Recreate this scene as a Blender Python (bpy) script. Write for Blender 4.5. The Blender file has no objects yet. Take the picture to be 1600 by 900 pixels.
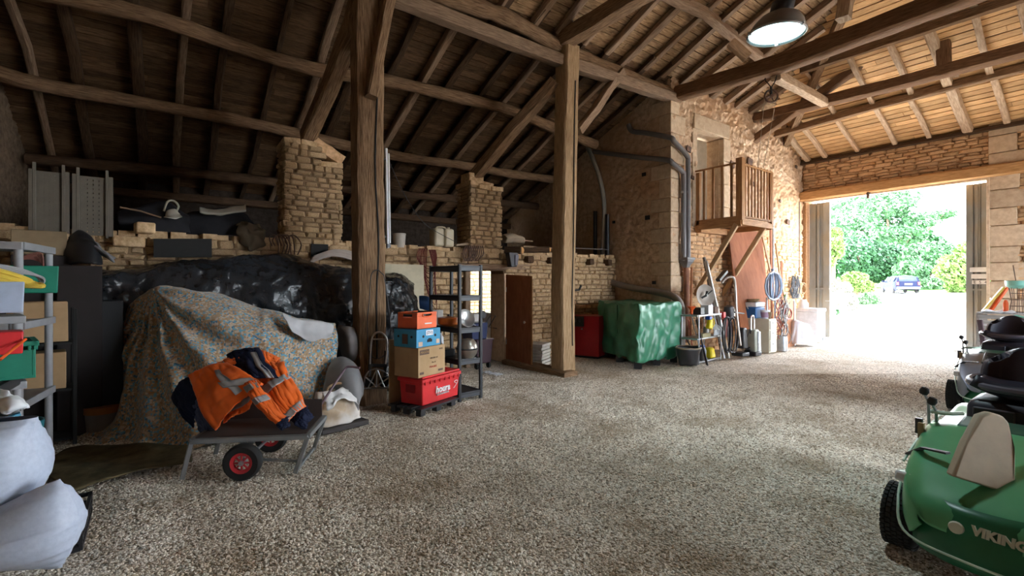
import bpy, math, random
import numpy as np
from mathutils import Vector, Matrix, noise as mn
random.seed(7)
C=bpy.context.scene.collection
SC=bpy.context.scene
V=Vector
PI=math.pi
# ---------------- camera -------------------------------------------------
F=745.; H=1.6; HY=443.; TH=math.atan(1010/F); FX,FY=math.cos(TH),math.sin(TH)
cam=bpy.data.cameras.new('camera'); cam.sensor_width=36; cam.lens=36*F/1600; cam.clip_start=.05; cam.clip_end=600
cam.shift_y=(HY-450)/1600
camo=bpy.data.objects.new('camera',cam); C.objects.link(camo)
camo.location=(0,0,H); camo.rotation_euler=(PI/2,0,TH-PI/2); SC.camera=camo
# ---------------- sky, sun, exposure --------------------------------------
W=bpy.data.worlds.new('world'); SC.world=W; W.use_nodes=True
nt=W.node_tree; nt.nodes.clear()
wo=nt.nodes.new('ShaderNodeOutputWorld'); bg=nt.nodes.new('ShaderNodeBackground')
tc=nt.nodes.new('ShaderNodeTexCoord'); nz=nt.nodes.new('ShaderNodeTexNoise'); nz.inputs['Scale'].default_value=2.2; nz.inputs['Detail'].default_value=5
cr=nt.nodes.new('ShaderNodeValToRGB'); cr.color_ramp.elements[0].position=.38; cr.color_ramp.elements[0].color=(.62,.80,1,1)
cr.color_ramp.elements[1].position=.62; cr.color_ramp.elements[1].color=(1,1,1,1)
nt.links.new(tc.outputs['Generated'],nz.inputs['Vector']); nt.links.new(nz.outputs['Fac'],cr.inputs['Fac'])
nt.links.new(cr.outputs['Color'],bg.inputs['Color']); bg.inputs['Strength'].default_value=6.2
nt.links.new(bg.outputs[0],wo.inputs[0])
sun=bpy.data.lights.new('sun','SUN'); sun.energy=5.5; sun.angle=.03; sun.color=(1,.95,.86)
suno=bpy.data.objects.new('sun',sun); C.objects.link(suno)
suno.rotation_euler=V((.06,-.62,-1)).to_track_quat('-Z','Y').to_euler()
SC.view_settings.view_transform='Standard'; SC.view_settings.look='None'; SC.view_settings.gamma=1
SC.view_settings.use_curve_mapping=False; SC.view_settings.exposure=2.0
def portal(loc,rot,sx,sy):
    l=bpy.data.lights.new('opening_portal','AREA'); l.shape='RECTANGLE'; l.size=sx; l.size_y=sy; l.cycles.is_portal=True
    o=bpy.data.objects.new('opening_portal',l); C.objects.link(o); o.location=loc; o.rotation_euler=rot
# (portals of the gate and of the open bays in the south wall)
portal((15.5,4.2,2),(PI/2,0,PI/2),4,4)      # emits towards -X
portal((10.6,-6.45,1.9),(-PI/2,0,0),7.2,3.8)     # emits towards +Y
# ---------------- materials -----------------------------------------------
MT={}
def M(name,c1,c2=None,rough=.8,scale=5,st=(1,1,1),bump=0,metal=0,rand=0,coord='Object',detail=5,lo=.35,hi=.65,bd=.02,spec=.4,c3=None,s3=.6,emit=0,alpha=None,sheen=0):
    if name in MT: return MT[name]
    m=bpy.data.materials.new(name); m.use_nodes=True; n=m.node_tree.nodes; L=m.node_tree.links
    b=n['Principled BSDF']; b.inputs['Roughness'].default_value=rough; b.inputs['Metallic'].default_value=metal
    b.inputs['Specular IOR Level'].default_value=min(spec,.12) if (coord=='UV' or rough>=.85) and spec==.4 else spec
    if c2 is None: c2=tuple(x*.8 for x in c1)
    t=n.new('ShaderNodeTexCoord'); mp=n.new('ShaderNodeMapping'); mp.inputs['Scale'].default_value=st
    L.new(t.outputs[coord],mp.inputs[0])
    z=n.new('ShaderNodeTexNoise'); z.inputs['Scale'].default_value=scale; z.inputs['Detail'].default_value=detail; z.inputs['Roughness'].default_value=.6
    L.new(mp.outputs[0],z.inputs['Vector'])
    r=n.new('ShaderNodeValToRGB'); e=r.color_ramp.elements
    e[0].position=lo; e[0].color=(*c2,1); e[1].position=hi; e[1].color=(*c1,1)
    L.new(z.outputs['Fac'],r.inputs['Fac']); out=r.outputs['Color']
    if c3:
        z3=n.new('ShaderNodeTexNoise'); z3.inputs['Scale'].default_value=s3; z3.inputs['Detail'].default_value=4
        L.new(t.outputs['Object'],z3.inputs['Vector'])
        r3=n.new('ShaderNodeValToRGB'); r3.color_ramp.elements[0].position=.42; r3.color_ramp.elements[1].position=.62
        L.new(z3.outputs['Fac'],r3.inputs['Fac'])
        mx=n.new('ShaderNodeMix'); mx.data_type='RGBA'; L.new(r3.outputs['Color'],mx.inputs[0]); L.new(out,mx.inputs[6]); mx.inputs[7].default_value=(*c3,1); out=mx.outputs[2]
    if rand:
        oi=n.new('ShaderNodeObjectInfo'); hs=n.new('ShaderNodeHueSaturation'); mr=n.new('ShaderNodeMapRange')
        mr.inputs['To Min'].default_value=1-rand; mr.inputs['To Max'].default_value=1+rand*.8
        L.new(oi.outputs['Random'],mr.inputs['Value']); L.new(mr.outputs[0],hs.inputs['Value']); L.new(out,hs.inputs['Color']); out=hs.outputs['Color']
    L.new(out,b.inputs['Base Color'])
    if bump:
        bp=n.new('ShaderNodeBump'); bp.inputs['Strength'].default_value=bump; bp.inputs['Distance'].default_value=bd
        L.new(z.outputs['Fac'],bp.inputs['Height']); L.new(bp.outputs[0],b.inputs['Normal'])
    if emit:
        b.inputs['Emission Color'].default_value=(*c1,1); b.inputs['Emission Strength'].default_value=emit
    if alpha is not None:
        b.inputs['Transmission Weight'].default_value=alpha
    MT[name]=m; return m
oak=M('old_oak',(.36,.23,.135),(.10,.055,.03),.85,11,(6,.4,1),.8,coord='UV',detail=9,rand=.15,lo=.3,hi=.7,bd=.03)
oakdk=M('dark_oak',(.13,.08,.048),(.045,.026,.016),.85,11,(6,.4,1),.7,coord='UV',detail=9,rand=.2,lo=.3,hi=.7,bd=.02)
oakgr=M('grey_oak',(.40,.28,.19),(.16,.10,.065),.85,11,(6,.4,1),.6,coord='UV',detail=9,rand=.2,lo=.3,hi=.7,bd=.02)
plankm=M('shaded_aisle_plank',(.21,.125,.068),(.075,.043,.025),.85,5,(7,1,1),.5,coord='UV',rand=.35,lo=.3,hi=.7)  # darker than the nave planks: the aisle's shade is put into the colour
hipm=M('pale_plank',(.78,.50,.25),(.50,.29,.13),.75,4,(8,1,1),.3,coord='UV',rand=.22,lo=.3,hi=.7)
balm=M('stained_pine',(.50,.27,.12),(.33,.16,.07),.55,4,(8,1,1),.2,coord='UV',rand=.1)
plym=M('brown_plywood',(.34,.13,.065),(.25,.09,.045),.85,3,(3,1,1),.1,coord='UV')
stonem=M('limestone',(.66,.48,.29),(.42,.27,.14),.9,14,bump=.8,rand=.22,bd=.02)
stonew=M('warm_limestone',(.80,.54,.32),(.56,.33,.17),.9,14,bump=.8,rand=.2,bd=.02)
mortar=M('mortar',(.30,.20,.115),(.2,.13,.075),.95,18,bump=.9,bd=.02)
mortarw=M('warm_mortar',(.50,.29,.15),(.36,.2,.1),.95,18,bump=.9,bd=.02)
render=M('rough_render',(.76,.58,.42),(.50,.34,.22),.95,9,bump=1,bd=.03,detail=8,c3=(.56,.36,.22),s3=.9)
quoinm=M('dressed_stone',(.66,.52,.37),(.52,.38,.26),.9,10,bump=.4,rand=.12,bd=.01)
def flat(name,c,rough=.5,metal=0,**k): return M(name,c,tuple(x*.85 for x in c),rough,k.pop('scale',7),metal=metal,**k)
blk=flat('black_plastic',(.022,.023,.027),.45)
blkr=flat('black_rubber',(.02,.02,.02),.8)
dgrey=flat('dark_grey_metal',(.07,.07,.075),.45,.6)
steel=flat('galvanised_steel',(.42,.43,.45),.4,.8,scale=20)
alu=flat('aluminium',(.75,.76,.78),.3,.9)
pipeg=flat('grey_pipe_plastic',(.17,.16,.165),.5)
white=flat('white_enamel',(.82,.85,.9),.35)
card=M('cardboard',(.50,.34,.19),(.40,.26,.14),.85,3)
rust=M('rusty_iron',(.17,.09,.06),(.07,.05,.04),.8,12,bump=.3)
redp=flat('red_plastic',(.72,.03,.035),.4)
greenp=flat('green_plastic',(.01,.22,.14),.45)
# ---------------- mesh collecting ------------------------------------------
class MB:
    def __init__(s): s.v=[];s.f=[];s.u=[]
    def add(s,vs,fs,uv=None):
        o=len(s.v); s.v+= [tuple(x) for x in vs]
        for i,f in enumerate(fs):
            s.f.append(tuple(o+k for k in f)); s.u.append(uv[i] if uv else [(0,0)]*len(f))
        return s
    def box(s,c,sz,R=None,taper=1):
        c=V(c); a,b,h=[x/2 for x in sz]; L=max(range(3),key=lambda i:sz[i])
        vs=[]
        for (x,y,z) in [(-1,-1,-1),(1,-1,-1),(1,1,-1),(-1,1,-1),(-1,-1,1),(1,-1,1),(1,1,1),(-1,1,1)]:
            t=taper if z>0 else 1
            vs.append(V((x*a*t,y*b*t,z*h)))
        fs=[(0,3,2,1),(4,5,6,7),(0,1,5,4),(1,2,6,5),(2,3,7,6),(3,0,4,7)]
        ou,ov=random.random()*20,random.random()*20; uv=[]
        for f in fs:
            q=[]
            for k in f:
                p=vs[k]; o=[p[i] for i in range(3) if i!=L]; q.append((o[0]*1.+o[1]+ou,p[L]+ov))
            uv.append(q)
        if R is not None: vs=[R@p for p in vs]
        return s.add([p+c for p in vs],fs,uv)
    def tube(s,path,r,n=8,cap=True,rs=None,close=False):
        path=[V(p) for p in path]; m=len(path); vs=[];up=None; l=0; uvr=[]; ou,ov=random.random()*20,random.random()*20
        for i,p in enumerate(path):
            if close: t=path[(i+1)%m]-path[i-1]
            else: t=(path[min(i+1,m-1)]-path[max(i-1,0)])
            if t.length<1e-9: t=V((0,0,1))
            t.normalize()
            if up is None:
                up=V((0,0,1)) if abs(t.z)<.9 else V((1,0,0))
            a=t.cross(up).normalized(); b=a.cross(t).normalized(); up=b
            rr=rs[i] if rs else r
            if i: l+=(p-path[i-1]).length
            uvr.append(l+ov)
            for k in range(n):
                an=2*PI*k/n; vs.append(p+(a*math.cos(an)+b*math.sin(an))*rr)
        fs=[];uv=[]
        for i in range(m if close else m-1):
            j=(i+1)%m
            for k in range(n):
                k2=(k+1)%n; fs.append((i*n+k,i*n+k2,j*n+k2,j*n+k))
                c=2*PI*r/n; uv.append([(k*c+ou,uvr[i]),((k+1)*c+ou,uvr[i]),((k+1)*c+ou,uvr[j]),(k*c+ou,uvr[j])])
        if cap and not close:
            fs.append(tuple(range(n))[::-1]); fs.append(tuple((m-1)*n+k for k in range(n)))
            uv+= [[(ou+.02*k,ov) for k in range(n)]]*2
        return s.add(vs,fs,uv)
    def cyl(s,a,b,r,r2=None,n=16): return s.tube([a,b],r,n,rs=[r,r if r2 is None else r2])
    def beam(s,path,w,h,seg=6,j=.012,up=(0,0,1)):
        "rough squared timber along a path: chamfered section, uneven faces"
        path=[V(p) for p in path]; P=[]
        for i in range(len(path)-1):
            k=max(1,seg//(len(path)-1))
            for q in range(k): P.append(path[i].lerp(path[i+1],q/k))
        P.append(path[-1]); m=len(P); c=.25
        sec=[(-1,-1+c),(-1+c,-1),(1-c,-1),(1,-1+c),(1,1-c),(1-c,1),(-1+c,1),(-1,1-c)]
        per=[0]
        for k in range(8):
            a,b=sec[k],sec[(k+1)%8]; per.append(per[-1]+math.hypot((a[0]-b[0])*w/2,(a[1]-b[1])*h/2))
        ou,ov=random.random()*20,random.random()*20; vs=[];ls=[];l=0
        so=[random.uniform(-j,j) for _ in sec]
        for i,p in enumerate(P):
            t=(P[min(i+1,m-1)]-P[max(i-1,0)]).normalized(); u=V(up)
            if abs(t.dot(u))>.95: u=V((0,1,0))
            a=t.cross(u).normalized(); b=a.cross(t).normalized()
            if i: l+=(p-P[i-1]).length
            ls.append(l+ov)
            for k,(x,y) in enumerate(sec):
                d=so[k]+random.uniform(-j,j)*.6
                vs.append(p+a*(x*w/2+ (d if x>0 else -d))+b*(y*h/2+random.uniform(-j,j)*.6))
        fs=[];uv=[]
        for i in range(m-1):
            for k in range(8):
                k2=(k+1)%8; fs.append((i*8+k,i*8+k2,i*8+8+k2,i*8+8+k))
                uv.append([(per[k]+ou,ls[i]),(per[k+1]+ou,ls[i]),(per[k+1]+ou,ls[i+1]),(per[k]+ou,ls[i+1])])
        fs.append(tuple(range(8))[::-1]); fs.append(tuple((m-1)*8+k for k in range(8))); uv+=[[(ou+.03*k,ov) for k in range(8)]]*2
        return s.add(vs,fs,uv)
    def lathe(s,prof,c=(0,0,0),R=None,n=20,cap=True):
        vs=[];fs=[]; c=V(c)
        for (r,z) in prof:
            for k in range(n):
                a=2*PI*k/n; p=V((r*math.cos(a),r*math.sin(a),z))
                if R is not None: p=R@p
                vs.append(p+c)
        for i in range(len(prof)-1):
            for k in range(n):
                k2=(k+1)%n; fs.append((i*n+k,i*n+k2,i*n+n+k2,i*n+n+k))
        if cap and prof[0][0]>1e-4: fs.append(tuple(range(n))[::-1])
        if cap and prof[-1][0]>1e-4: fs.append(tuple((len(prof)-1)*n+k for k in range(n)))
        return s.add(vs,fs)
    def grid(s,fn,nu,nv):
        "fn(u,v)->point, 0..1"
        vs=[fn(i/(nu-1),j/(nv-1)) for j in range(nv) for i in range(nu)]; fs=[];uv=[]
        for j in range(nv-1):
            for i in range(nu-1):
                a=j*nu+i; fs.append((a,a+1,a+nu+1,a+nu)); uv.append([(i/nu,j/nv),((i+1)/nu,j/nv),((i+1)/nu,(j+1)/nv),(i/nu,(j+1)/nv)])
        return s.add(vs,fs,uv)
    def prism(s,poly,d):
        "poly: 3D planar ring, d: extrusion vector"
        n=len(poly); d=V(d); vs=[V(p) for p in poly]+[V(p)+d for p in poly]
        fs=[tuple(range(n))[::-1],tuple(range(n,2*n))]+[(i,(i+1)%n,n+(i+1)%n,n+i) for i in range(n)]
        uv=[[(vs[k][0]+vs[k][1],vs[k][2]) for k in f] for f in fs]
        return s.add(vs,fs,uv)
def rot(x=0,y=0,z=0): return Matrix.Rotation(z,3,'Z')@Matrix.Rotation(y,3,'Y')@Matrix.Rotation(x,3,'X')
WL={}
def tag(o,label=None,cat=None,group=None,kind=None):
    if label: o['label']=label
    if cat: o['category']=cat
    if group: o['group']=group
    if kind: o['kind']=kind
    return o
def thing(name,label,cat,loc,group=None):
    o=bpy.data.objects.new(name,None); o.empty_display_size=.1; C.objects.link(o); o.location=loc; WL[o]=V(loc)
    return tag(o,label,cat,group)
def struct(name,loc=(0,0,0)):
    o=bpy.data.objects.new(name,None); C.objects.link(o); o.location=loc; WL[o]=V(loc); o['kind']='structure'; return o
def part(name,mb,mat,parent=None,smooth=40,solid=0,bev=0,sub=0,label=None,kind=None,off=-1):
    me=bpy.data.meshes.new(name); w=WL.get(parent,V((0,0,0)))
    vs=[(x-w.x,y-w.y,z-w.z) for x,y,z in mb.v]
    me.from_pydata(vs,[],mb.f); 
    uvl=me.uv_layers.new(name='UVMap'); fl=[c for f in mb.u for q in f for c in q]
    if len(fl)==len(uvl.data)*2: uvl.data.foreach_set('uv',fl)
    me.materials.append(mat); me.update()
    if smooth:
        me.shade_smooth(); me.set_sharp_from_angle(angle=math.radians(smooth))
    o=bpy.data.objects.new(name,me); C.objects.link(o)
    if parent: o.parent=parent
    WL[o]=w
    if bev:
        b=o.modifiers.new('bevel','BEVEL'); b.width=bev; b.segments=2; b.limit_method='ANGLE'
    if sub:
        b=o.modifiers.new('sub','SUBSURF'); b.levels=sub; b.render_levels=sub
    if solid:
        b=o.modifiers.new('solid','SOLIDIFY'); b.thickness=solid; b.offset=off
    if label: o['label']=label
    if kind: o['kind']=kind
    return o
def single(name,label,cat,mb,mat,loc=None,group=None,**k):
    "a thing that is one mesh; its origin at loc"
    if loc is None:
        xs=[v[0] for v in mb.v]; ys=[v[1] for v in mb.v]; zs=[v[2] for v in mb.v]
        loc=((min(xs)+max(xs))/2,(min(ys)+max(ys))/2,min(zs))
    class K: pass
    key=bpy.data.objects.new('tmp',None); WL[key]=V(loc)
    o=part(name,mb,mat,None,**k); w=V(loc)
    o.data.transform(Matrix.Translation(-w)); o.location=w; WL[o]=w
    del WL[key]; bpy.data.objects.remove(key)
    return tag(o,label,cat,group)
def clone(root,loc,rz=0,label=None,group=None,scale=None):
    r=root.copy(); C.objects.link(r); r.location=loc; r.rotation_euler=(0,0,rz)
    if scale: r.scale=scale
    if label: r['label']=label
    if group: r['group']=group
    for ch in list(root.children):
        c=ch.copy(); C.objects.link(c); c.parent=r
        for g in ch.children:
            d=g.copy(); C.objects.link(d); d.parent=c
    WL[r]=V(loc); return r
# pixel helpers: a ray through the photograph met with a real plane or a real distance
def ray(px,py):
    t=(px-800)/F; return V((FX+t*FY,FY-t*FX,(HY-py)/F))
O=V((0,0,H))
def P(px,py,d): return O+ray(px,py)*d
def G(px,py,z=0): r=ray(px,py); return O+r*((z-H)/r.z)
def AX(px,py,X): r=ray(px,py); return O+r*(X/r.x)
def AY(px,py,Y): r=ray(px,py); return O+r*(Y/r.y)
def AR(px,py,z0=5.75,s=.41,Y0=6.31): r=ray(px,py); return O+r*((z0-H+s*Y0)/(r.z+s*r.y))
def cat4(p0,p1,p2,p3,t):
    return p1*1.0+ (p2-p0)*(.5*t)+(p0*2-p1*5+p2*4-p3)*(.5*t*t)+(p1*3-p0-p2*3+p3)*(.5*t**3)
def spl(pts,u):
    n=len(pts)-1; x=min(max(u,0),1)*n; i=min(int(x),n-1); t=x-i
    g=lambda k: pts[min(max(k,0),n)]
    return cat4(g(i-1),pts[i],pts[i+1],g(i+2),t)
def smoothpath(pts,n): 
    pts=[V(p) for p in pts]; return [spl(pts,i/(n-1)) for i in range(n)]
def loft(rows,nu,nv,disp=None,mb=None):
    rows=[[V(p) for p in r] for r in rows]; mb=mb or MB()
    def fn(u,v):
        p=spl([spl(r,u) for r in rows],v)
        return p+V(disp(u,v,p)) if disp else p
    return mb.grid(fn,nu,nv)
def lerp(a,b,t): return a+(b-a)*t
def crumple(p,f,a):
    q=V(p)*f; return V((mn.noise(q),mn.noise(q+V((9,1,4))),mn.noise(q+V((3,7,2)))))*a
def text(s,size,mat,loc,R,parent,name='lettering',ext=.002,shear=0,align='CENTER',bold=0):
    cu=bpy.data.curves.new('t','FONT'); cu.body=s; cu.size=size; cu.extrude=ext; cu.align_x=align; cu.shear=shear; cu.offset=bold; cu.resolution_u=3
    t=bpy.data.objects.new('t',cu); C.objects.link(t); bpy.context.view_layer.update()
    me=bpy.data.meshes.new_from_object(t.evaluated_get(bpy.context.evaluated_depsgraph_get())); bpy.data.objects.remove(t)
    me.transform(R.to_4x4()); me.transform(Matrix.Translation(V(loc)-WL[parent])); me.materials.clear(); me.materials.append(mat)
    o=bpy.data.objects.new(name,me); C.objects.link(o); o.parent=parent; return o
def frame(ux,uz):
    "matrix whose x is ux, z is the outward normal uz (for lettering on a face)"
    ux=V(ux).normalized(); uz=V(uz).normalized(); uy=uz.cross(ux).normalized()
    return Matrix((ux,uy,uz)).transposed()
# ---------------- rubble stones ---------------------------------------------
def stone_template(k):
    r=random.Random(k); pts=[]
    ring=[(-.5,-.42),(-.42,-.5),(.42,-.5),(.5,-.42),(.5,.42),(.42,.5),(-.42,.5),(-.5,.42)]
    b=[(x+r.uniform(-.05,.05),y+r.uniform(-.1,.1)) for x,y in ring]
    vs=[(x,y,-.6) for x,y in b]+[(x*.97,y*.95,.25+r.uniform(-.1,.1)) for x,y in b]+[(x*.72,y*.66,.5+r.uniform(-.12,.12)) for x,y in b]
    fs=[]
    for l in (0,8):
        for i in range(8): fs.append((l+i,l+(i+1)%8,l+8+(i+1)%8,l+8+i))
    fs.append(tuple(range(16,24)))
    return vs,fs
TPL=[stone_template(k) for k in range(10)]
TM={}
def tmesh(k,mat):
    key=(k,mat.name)
    if key not in TM:
        me=bpy.data.meshes.new('stone'); me.from_pydata(TPL[k][0],[],TPL[k][1]); me.materials.append(mat); me.shade_smooth(); me.set_sharp_from_angle(angle=math.radians(50)); TM[key]=me
    return TM[key]
def project(p):
    d=p.x*FX+p.y*FY; r=p.x*FY-p.y*FX
    if d<.3: return None
    return (800+F*r/d,HY-F*(p.z-H)/d,d)
def stones(parent,org,U,N,w,h,ch=.1,sw=.26,mat=None,excl=None,keep=290,proud=.03,top=None,depth=.09,name='stone',jit=.35):
    org=V(org);U=V(U);N=V(N);mat=mat or stonem
    R=Matrix((U,V((0,0,1)),N)).transposed()
    L=[];z=0
    while z<h-.02:
        c=min(ch*random.uniform(1-jit,1+jit),h-z)
        x=-random.random()*sw
        while x<w:
            l=sw*random.uniform(.55,1.5); a=max(x,0);b=min(x+l,w)
            if b-a>.04:
                cx=(a+b)/2;cz=z+c/2
                zt=top(cx) if top else 1e9
                if cz+c*.3<zt and not (excl and excl(cx,cz,(b-a)/2,c/2)):
                    p=org+U*cx+V((0,0,cz)); q=project(p)
                    vis=q and -40<q[0]<1640 and -40<q[1]<940
                    L.append(((b-a)*c/(q[2]**2) if vis else 0,p,b-a,c))
            x+=l
        z+=c
    L.sort(key=lambda s:-s[0]); rest=MB()
    for i,(a,p,l,c) in enumerate(L):
        k=random.randrange(10); dp=depth*random.uniform(.8,1.25); pr=proud*random.uniform(.5,1.4)
        ctr=p+N*(pr-dp*.5); sx,sy=l-.016,c-.012
        if i<keep and a>0:
            o=bpy.data.objects.new(name,tmesh(k,mat)); C.objects.link(o); o.parent=parent
            rz=random.uniform(-.03,.03)
            Rm=R@Matrix.Rotation(rz,3,'Z'); o.matrix_local=Matrix.Translation(ctr-WL[parent])@Rm.to_4x4()@Matrix.Diagonal((sx,sy,dp,1))
        else:
            rest.add([ctr+R@V((v[0]*sx,v[1]*sy,v[2]*dp)) for v in TPL[k][0]],TPL[k][1])
    if rest.v: part(name+'_courses',rest,mat,parent,kind='stuff')
def relief(name,parent,org,U,N,w,h,step,amp,mat,excl=None,top=None,f=7):
    "rough rendered wall face as a real relief"
    org=V(org);U=V(U);N=V(N); nu=int(w/step)+1;nv=int(h/step)+1; mb=MB(); vs=[];ok=[]
    for j in range(nv):
        for i in range(nu):
            a=w*i/(nu-1);z=h*j/(nv-1); zt=top(a) if top else 1e9
            p=org+U*a+V((0,0,min(z,zt)))
            q=p*f; d=mn.noise(q)*.5+mn.noise(q*2.3)*.3+abs(mn.noise(V((q.x*1.3,q.y*1.3,q.z*3.1))))*.6
            edge=1
            vs.append(p+N*(d*amp*edge)); ok.append(not(excl and excl(a,z)) and z<=zt+step)
    fs=[]
    for j in range(nv-1):
        for i in range(nu-1):
            q=(j*nu+i,j*nu+i+1,(j+1)*nu+i+1,(j+1)*nu+i)
            if all(ok[k] for k in q): fs.append(q)
    mb.add(vs,fs); return part(name,mb,mat,parent,smooth=60)
# =================== SHELL =====================================================
PY=6.31; WY=7.85; BX=8.95; GX=15.4; EY=12.4; SY=-6.5; WX=-1.9
def zm(y): return 6.12+.41*(PY-y) if y>0 else 6.12+.41*(PY+y)
def zh(x): return 5.25+.41*(GX-x)
Z3=V((0,0,1)); UX=V((1,0,0)); UY=V((0,1,0))
# ground: gravel floor indoors
gm=bpy.data.materials.new('gravel_bed'); gm.use_nodes=True; n=gm.node_tree.nodes; L=gm.node_tree.links; b=n['Principled BSDF']; b.inputs['Roughness'].default_value=.95
t=n.new('ShaderNodeTexCoord'); vo=n.new('ShaderNodeTexVoronoi'); vo.inputs['Scale'].default_value=55
L.new(t.outputs['Object'],vo.inputs['Vector']); sp=n.new('ShaderNodeSeparateColor'); L.new(vo.outputs['Color'],sp.inputs[0])
r=n.new('ShaderNodeValToRGB'); e=r.color_ramp.elements; e[0].color=(.24,.19,.13,1); e[1].color=(.90,.81,.70,1); e[0].position=.05; e[1].position=.8
L.new(sp.outputs[0],r.inputs[0])
z2=n.new('ShaderNodeTexNoise'); z2.inputs['Scale'].default_value=.9; z2.inputs['Detail'].default_value=9; z2.inputs['Roughness'].default_value=.68; L.new(t.outputs['Object'],z2.inputs['Vector'])
r2=n.new('ShaderNodeValToRGB'); r2.color_ramp.elements[0].position=.46; r2.color_ramp.elements[1].position=.68; r2.color_ramp.elements[0].color=(0,0,0,1); r2.color_ramp.elements[1].color=(.75,.75,.75,1); L.new(z2.outputs['Fac'],r2.inputs[0])
mx=n.new('ShaderNodeMix'); mx.data_type='RGBA'; L.new(r2.outputs[0],mx.inputs[0]); L.new(r.outputs[0],mx.inputs[6]); mx.inputs[7].default_value=(.33,.24,.13,1); L.new(mx.outputs[2],b.inputs['Base Color'])
bp=n.new('ShaderNodeBump'); bp.inputs['Strength'].default_value=1; bp.inputs['Distance'].default_value=.012; L.new(vo.outputs['Distance'],bp.inputs['Height']); bp.invert=True; L.new(bp.outputs[0],b.inputs['Normal'])
def fz(x,y):
    return .018*mn.noise(V((x*.9,y*.9,0)))+.014*mn.noise(V((x*3,y*3,5)))-.012
fl=MB().grid(lambda u,v:(lerp(-2.4,15.6,u),lerp(-7,12.8,v),fz(lerp(-2.4,15.6,u),lerp(-7,12.8,v))),181,199)
floor=part('floor',fl,gm,None,kind='structure')
# loose pebbles, dense near the camera, as one pile nobody could count
rng=np.random.default_rng(3); N_=230000
d=2.2+ (rng.random(N_)**1.15)*6.3; tt=(rng.random(N_)*2-1)*1.12
x=FX*d+tt*d*FY; y=FY*d-tt*d*FX
k=(x>-1.7)&(x<14)&(y<7.6); x=x[k];y=y[k]
pts=np.zeros((len(x),3)); pts[:,0]=x;pts[:,1]=y
pts[:,2]=[fz(a,b_)+.002 for a,b_ in zip(x,y)]
me=bpy.data.meshes.new('gravel'); me.vertices.add(len(x)); me.vertices.foreach_set('co',pts.astype(np.float32).ravel()); me.update()
grav=bpy.data.objects.new('gravel',me); C.objects.link(grav); tag(grav,'loose pale gravel covering the whole barn floor','gravel',kind='stuff')
pm=bpy.data.materials.new('pebble'); pm.use_nodes=True; n=pm.node_tree.nodes; L=pm.node_tree.links; b=n['Principled BSDF']; b.inputs['Roughness'].default_value=.85
at=n.new('ShaderNodeAttribute'); at.attribute_type='INSTANCER'; at.attribute_name='tone'
r=n.new('ShaderNodeValToRGB'); e=r.color_ramp.elements; e[0].color=(.26,.20,.14,1); e[1].color=(1,.95,.87,1); e[1].position=.85; q=e.new(.4); q.color=(.80,.71,.59,1)
L.new(at.outputs['Fac'],r.inputs[0])
geo=n.new('ShaderNodeNewGeometry')
z2=n.new('ShaderNodeTexNoise'); z2.inputs['Scale'].default_value=.9; z2.inputs['Detail'].default_value=9; z2.inputs['Roughness'].default_value=.68; L.new(geo.outputs['Position'],z2.inputs['Vector'])
r2=n.new('ShaderNodeValToRGB'); r2.color_ramp.elements[0].position=.48; r2.color_ramp.elements[1].position=.68; r2.color_ramp.elements[0].color=(0,0,0,1); r2.color_ramp.elements[1].color=(.7,.7,.7,1); L.new(z2.outputs['Fac'],r2.inputs[0])
mx=n.new('ShaderNodeMix'); mx.data_type='RGBA'; L.new(r2.outputs[0],mx.inputs[0]); L.new(r.outputs[0],mx.inputs[6]); mx.inputs[7].default_value=(.33,.23,.13,1)
L.new(mx.outputs[2],b.inputs['Base Color'])
ng=bpy.data.node_groups.new('pebbles','GeometryNodeTree'); ng.interface.new_socket('Geometry',in_out='INPUT',socket_type='NodeSocketGeometry'); ng.interface.new_socket('Geometry',in_out='OUTPUT',socket_type='NodeSocketGeometry')
N=ng.nodes; Lk=ng.links; gi=N.new('NodeGroupInput'); go=N.new('NodeGroupOutput')
ico=N.new('GeometryNodeMeshIcoSphere'); ico.inputs['Radius'].default_value=.0085; ico.inputs['Subdivisions'].default_value=1
tr=N.new('GeometryNodeTransform'); tr.inputs['Scale'].default_value=(1.15,.85,.6); Lk.new(ico.outputs[0],tr.inputs[0])
sm=N.new('GeometryNodeSetMaterial'); sm.inputs['Material'].default_value=pm; Lk.new(tr.outputs[0],sm.inputs[0])
ip=N.new('GeometryNodeInstanceOnPoints'); Lk.new(gi.outputs[0],ip.inputs['Points']); Lk.new(sm.outputs[0],ip.inputs['Instance'])
rr=N.new('FunctionNodeRandomValue'); rr.data_type='FLOAT_VECTOR'; rr.inputs[0].default_value=(-.5,-.5,0); rr.inputs[1].default_value=(.5,.5,6.28); Lk.new(rr.outputs[0],ip.inputs['Rotation'])
rs=N.new('FunctionNodeRandomValue'); rs.data_type='FLOAT'; rs.inputs[2].default_value=.5; rs.inputs[3].default_value=1.35; rs.inputs['Seed'].default_value=4; Lk.new(rs.outputs[1],ip.inputs['Scale'])
st=N.new('GeometryNodeStoreNamedAttribute'); st.data_type='FLOAT'; st.domain='INSTANCE'; st.inputs['Name'].default_value='tone'
rt=N.new('FunctionNodeRandomValue'); rt.data_type='FLOAT'; rt.inputs['Seed'].default_value=9
Lk.new(ip.outputs[0],st.inputs['Geometry']); Lk.new(rt.outputs[1],st.inputs['Value']); Lk.new(st.outputs[0],go.inputs[0])
md=grav.modifiers.new('pebbles','NODES'); md.node_group=ng
shadem=M('shade_dark_masonry',(.06,.045,.035),(.03,.022,.018),.95,10,bump=.5)  # near black: the deep shade of the north wall is put into its colour
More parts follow.
